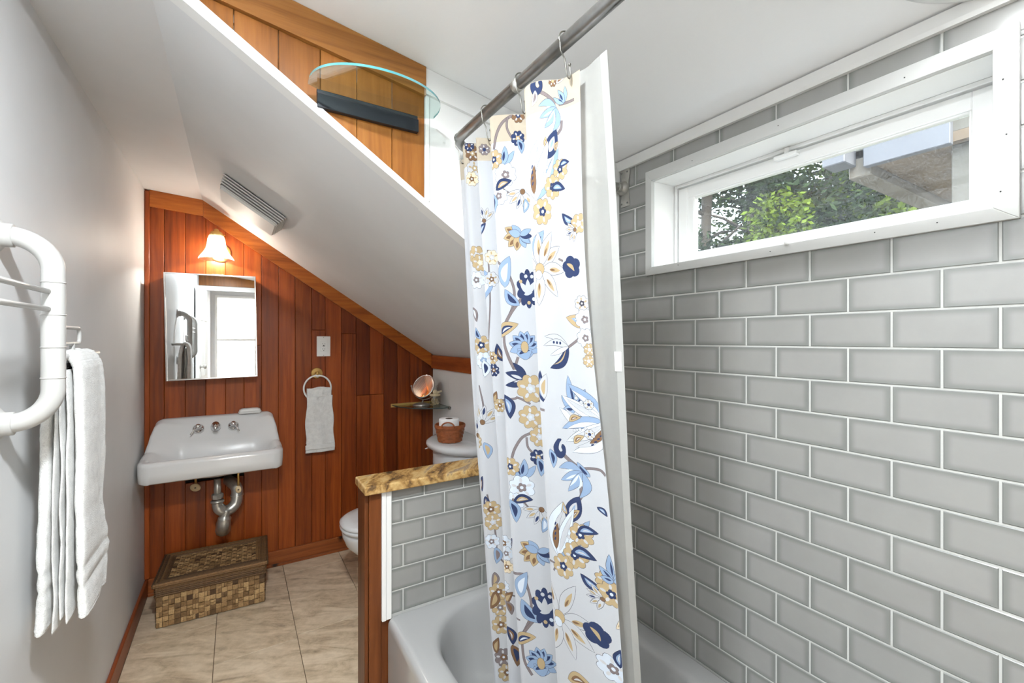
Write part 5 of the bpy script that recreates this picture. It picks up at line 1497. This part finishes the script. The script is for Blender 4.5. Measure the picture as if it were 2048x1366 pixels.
# ------------------------------------------------------------------ ceiling lamps
M_glow = simple('lamp_lens', (255, 255, 255), .5, emis=(255, 252, 246), es=9)
M_glow2 = simple('lamp_lens_dim', (235, 235, 232), .5, emis=(255, 252, 246), es=.6)
def downlight(x, y, power, lab, size=.13, col=(.91, .965, 1), lens=None, k=1.0):
    n_ = Vector((.152, 0, 1)).normalized()
    rot = n_.to_track_quat('Z', 'Y').to_matrix().to_4x4()
    Mx = Matrix.Translation((x, y, ceilz(x))) @ rot
    L = thing('ceiling_lamp', (x, y, ceilz(x)), lab, 'ceiling lamp', 'round ceiling lamps')
    m = MB(); m.lathe([(r_*k, z_) for r_, z_ in ((.072, 0), (.095, -.001), (.097, -.008), (.090, -.015), (.075, -.017), (.072, -.012))], Mx, 64, cap=False); m.build('trim_ring', M_white, L)
    m = MB(); m.lathe([(.073*k, -.013), (.05*k, -.014), (.0001, -.0145)], Mx, 64, cap=False); m.build('lens', lens or M_glow, L)
    ld = bpy.data.lights.new('lamp_light', 'AREA'); ld.shape = 'DISK'; ld.size = size; ld.energy = power; ld.color = col
    lo_ = bpy.data.objects.new('lamp_light', ld); C.objects.link(lo_); lo_.matrix_world = Mx @ Matrix.Translation((0, 0, -.02))
    lo_.parent = L; lo_.matrix_parent_inverse = Matrix.Translation(-Vector(L.location))
    return L
downlight(1.005, .150, 1.5, 'ceiling lamp whose white rim shows at the top right over the tub', size=.2, lens=M_glow2, k=1.9)
downlight(-.10, -.50, 10, 'ceiling lamp above and behind the camera')
downlight(.02, .40, 30, 'added fill lamp above the camera, in front of the stair edge')  # added out-of-view lamp, brightens the left wall, floor and alcove

# round mirror parts
m = MB(); m.lathe([(.15, 0), (.155, .02), (.135, .024), (.13, .01)], Matrix.Translation((.47, YB+.0005, 1.5)) @ Matrix.Rotation(-PI/2, 4, 'X'), 40, cap=False); m.build('frame', M_dgrey, rm)
m = MB(); m.lathe([(.131, .008), (.0001, .008)], Matrix.Translation((.47, YB+.0005, 1.5)) @ Matrix.Rotation(-PI/2, 4, 'X'), 40, cap=False); m.build('mirror_glass', M_mirror, rm)

# sconce light
ld = bpy.data.lights.new('bulb_light', 'POINT'); ld.energy = 40; ld.color = (1, .935, .84); ld.shadow_soft_size = .022
lo_ = bpy.data.objects.new('bulb_light', ld); C.objects.link(lo_); lo_.parent = lamp; lo_.location = Vector((-.092, 2.885, 1.812))-PW(lamp)

# ------------------------------------------------------------------ outside
M_ground = simple('grass', (88, 86, 74), .95, var=.3)
mb = MB(); mb.quad((XR+.3, -14, -2.8), (34, -14, -2.8), (34, 34, -2.8), (XR+.3, 34, -2.8))
struct(mb.build('ground', M_ground), 'grassy ground outside')
M_fascia = simple('fascia_paint', (92, 95, 102), .6, var=.08, vscale=8)
M_eave = simple('eave_board', (108, 94, 78), .8, var=.25, vscale=9, bump=.6, bscale=40)
M_siding = simple('siding', (92, 90, 84), .8, var=.1)
ev = thing('porch_roof', (3.6, .3, 2.1), 'overhanging porch roof with white fascia and brown underside outside the window', 'roof')
m = MB(); m.box((2.42, -1.4, 2.12), (5.2, .84, 2.16), 0); m.build('roof_underside', M_eave, ev)
m = MB(); m.box((2.38, .575, 2.105), (2.418, .86, 2.36), .003); m.build('fascia_end', M_fascia, ev)
m = MB(); m.box((2.30, .90, 2.125), (2.42, .99, 2.20), .004); m.build('gutter_end', M_fascia, ev)
m = MB(); m.box((2.42, .845, 2.075), (5.2, .93, 2.20), .004); m.build('edge_board', simple('edge_board', (104, 98, 88), .7, var=.15), ev)
m = MB(); m.box((2.42, -1.4, 2.161), (5.2, .93, 2.32), 0); m.build('roof_slab', M_siding, ev)
m = MB(); m.box((2.46, -.4, -2.8), (2.7, .590, 2.119), .003); m.build('corner_post', M_siding, ev)

def leaf_mat(name, rgb):
    t = NT(name)
    at = t.n('ShaderNodeAttribute', attribute_name='rnd')
    c = lin(rgb)
    col = t.ramp((at, 'Fac'), [(0, tuple(x*.35 for x in c)), (.55, c), (1, tuple(min(1, x*1.9) for x in c))])
    return t.surf(t.n('ShaderNodeMixShader', {0: .35, 1: t.n('ShaderNodeBsdfDiffuse', {'Color': col}), 2: t.n('ShaderNodeBsdfTranslucent', {'Color': col})}))
ML = [leaf_mat('leaf_dark', (36, 48, 30)), leaf_mat('leaf_mid', (52, 66, 34)), leaf_mat('leaf_bright', (74, 90, 32))]
M_bark = simple('bark', (58, 52, 46), .95, var=.3, vscale=5)
def crown_mesh(seed, hh, rad, nleaf, z0=.28, size=.13):
    rd = random.Random(seed); m = MB()
    cl = [(rd.gauss(0, rad*.38), rd.gauss(0, rad*.38), hh*(z0+(1-z0)*rd.random()), rd.uniform(.45, .95)) for _ in range(34)]
    for _ in range(nleaf):
        cx_, cy_, cz_, cr = rd.choice(cl)
        d = Vector((rd.gauss(0, 1), rd.gauss(0, 1), rd.gauss(0, .75))).normalized()*cr*rd.uniform(.55, 1.05)
        p = Vector((cx_, cy_, cz_))+d
        a = Vector((rd.gauss(0, 1), rd.gauss(0, 1), rd.gauss(0, .6))).normalized(); b = a.cross(Vector((rd.gauss(0, 1), rd.gauss(0, 1), rd.gauss(0, 1)))).normalized()
        s_ = size*rd.uniform(.6, 1.3)
        m.add([p-a*s_, p+b*s_*.5, p+a*s_, p-b*s_*.5], [(0, 1, 2, 3)], rnd=rd.random())
    return m
protos = {}
def tree(x, y, hgt, rad, kind, lab, cat='tree'):
    key = kind
    root = thing('tree', (x, y, -2.8), lab, cat, 'trees outside the window')
    if key not in protos:
        c_ = crown_mesh(11+kind, 10, 2.2, 17000, size=.085).build('foliage', ML[kind])
        m = MB(); rd = random.Random(kind)
        m.tube(spline([(0, 0, 0), (.06, .03, 3), (-.05, .04, 6.5), (.05, 0, 9.5)], 5), [.20]*5+[.16]*5+[.10]*5+[.04], 10)
        for k in range(9):
            z = 3.5+k*.65; a = rd.random()*6.28; l = rd.uniform(1, 1.9)
            m.tube([(0, 0, z), (l*.5*math.cos(a), l*.5*math.sin(a), z+.4), (l*math.cos(a), l*math.sin(a), z+.6)], [.06, .04, .015], 6)
        t_ = m.build('trunk', M_bark)
        protos[key] = (c_, t_)
        a, b = c_, t_
    else:
        a, b = protos[key][0].copy(), protos[key][1].copy(); C.objects.link(a); C.objects.link(b)
    for o in (a, b):
        o.parent = root; o.location = (0, 0, 0)
    sc_ = hgt/10
    root.scale = (rad/2.2, rad/2.2, sc_); root.rotation_euler = (0, 0, random.random()*6)
TR = [(9.0, 6.2, 8.6, 2.4, 0, 'dark green tree at the left side of the window view'), (10.5, 4.4, 9.4, 1.5, 1, 'slim tree with visible trunk in the middle of the window view'),
      (11.5, 3.2, 8.4, 2.3, 2, 'bright green leafy tree near the porch roof edge'), (13.5, 7.8, 11, 2.6, 1, 'tall tree behind the dark one at left'),
      (14.5, 5.4, 11.5, 2.2, 0, 'tall dark tree behind the slim trunk'), (15.5, 3.4, 10.6, 2.6, 0, 'dark tree behind the bright leafy one'),
      (8.2, 4.9, 6.2, 1.5, 2, 'low bright shrub-like tree below the dark one'), (18, 9.5, 13, 3, 0, 'distant tree at the far left of the view'),
      (19, 6.2, 13, 3, 1, 'distant tree in the centre of the view'), (19, 3.2, 12, 3, 2, 'distant tree at the right of the view')]
for a in TR: tree(*a)

# ------------------------------------------------------------------ world, sun, camera
w = bpy.data.worlds.new('World'); scn.world = w; w.use_nodes = True
nt = w.node_tree; nt.nodes.clear()
o_ = nt.nodes.new('ShaderNodeOutputWorld'); bg = nt.nodes.new('ShaderNodeBackground')
sky = nt.nodes.new('ShaderNodeTexSky'); sky.sky_type = 'NISHITA'; sky.sun_disc = False; sky.sun_elevation = R(50); sky.sun_rotation = R(200); sky.dust_density = 4; sky.air_density = 1.5
mixn = nt.nodes.new('ShaderNodeMix'); mixn.data_type = 'RGBA'; mixn.inputs[0].default_value = .8; mixn.inputs[7].default_value = (1, 1.0, 1.02, 1)
nt.links.new(sky.outputs[0], mixn.inputs[6]); nt.links.new(mixn.outputs[2], bg.inputs['Color']); nt.links.new(bg.outputs[0], o_.inputs['Surface'])
bg.inputs['Strength'].default_value = 4.0
sd = bpy.data.lights.new('sun', 'SUN'); sd.energy = 1.2; sd.angle = R(15); so_ = bpy.data.objects.new('sun', sd); C.objects.link(so_); so_.rotation_euler = (R(45), 0, R(-60))

cd_ = bpy.data.cameras.new('camera'); cam = bpy.data.objects.new('camera', cd_); C.objects.link(cam)
cam.location = (0, 0, EYE); cam.rotation_euler = (PI/2, 0, -.5553)
cd_.sensor_fit = 'HORIZONTAL'; cd_.sensor_width = 36; cd_.lens = 888.3/2048*36; cd_.shift_y = (678.2-683)/2048; cd_.clip_start = .02
scn.camera = cam
scn.view_settings.view_transform = 'Standard'; scn.view_settings.look = 'None'; scn.view_settings.exposure = .48; scn.view_settings.gamma = 1
scn.view_settings.use_curve_mapping = False
scn.cycles.max_bounces = 7; scn.cycles.diffuse_bounces = 4; scn.cycles.glossy_bounces = 3; scn.cycles.transparent_max_bounces = 10
scn.cycles.use_adaptive_sampling = True; scn.cycles.adaptive_threshold = .08; scn.cycles.adaptive_min_samples = 16
scn.cycles.use_denoising = True
scn.cycles.sample_clamp_indirect = 6
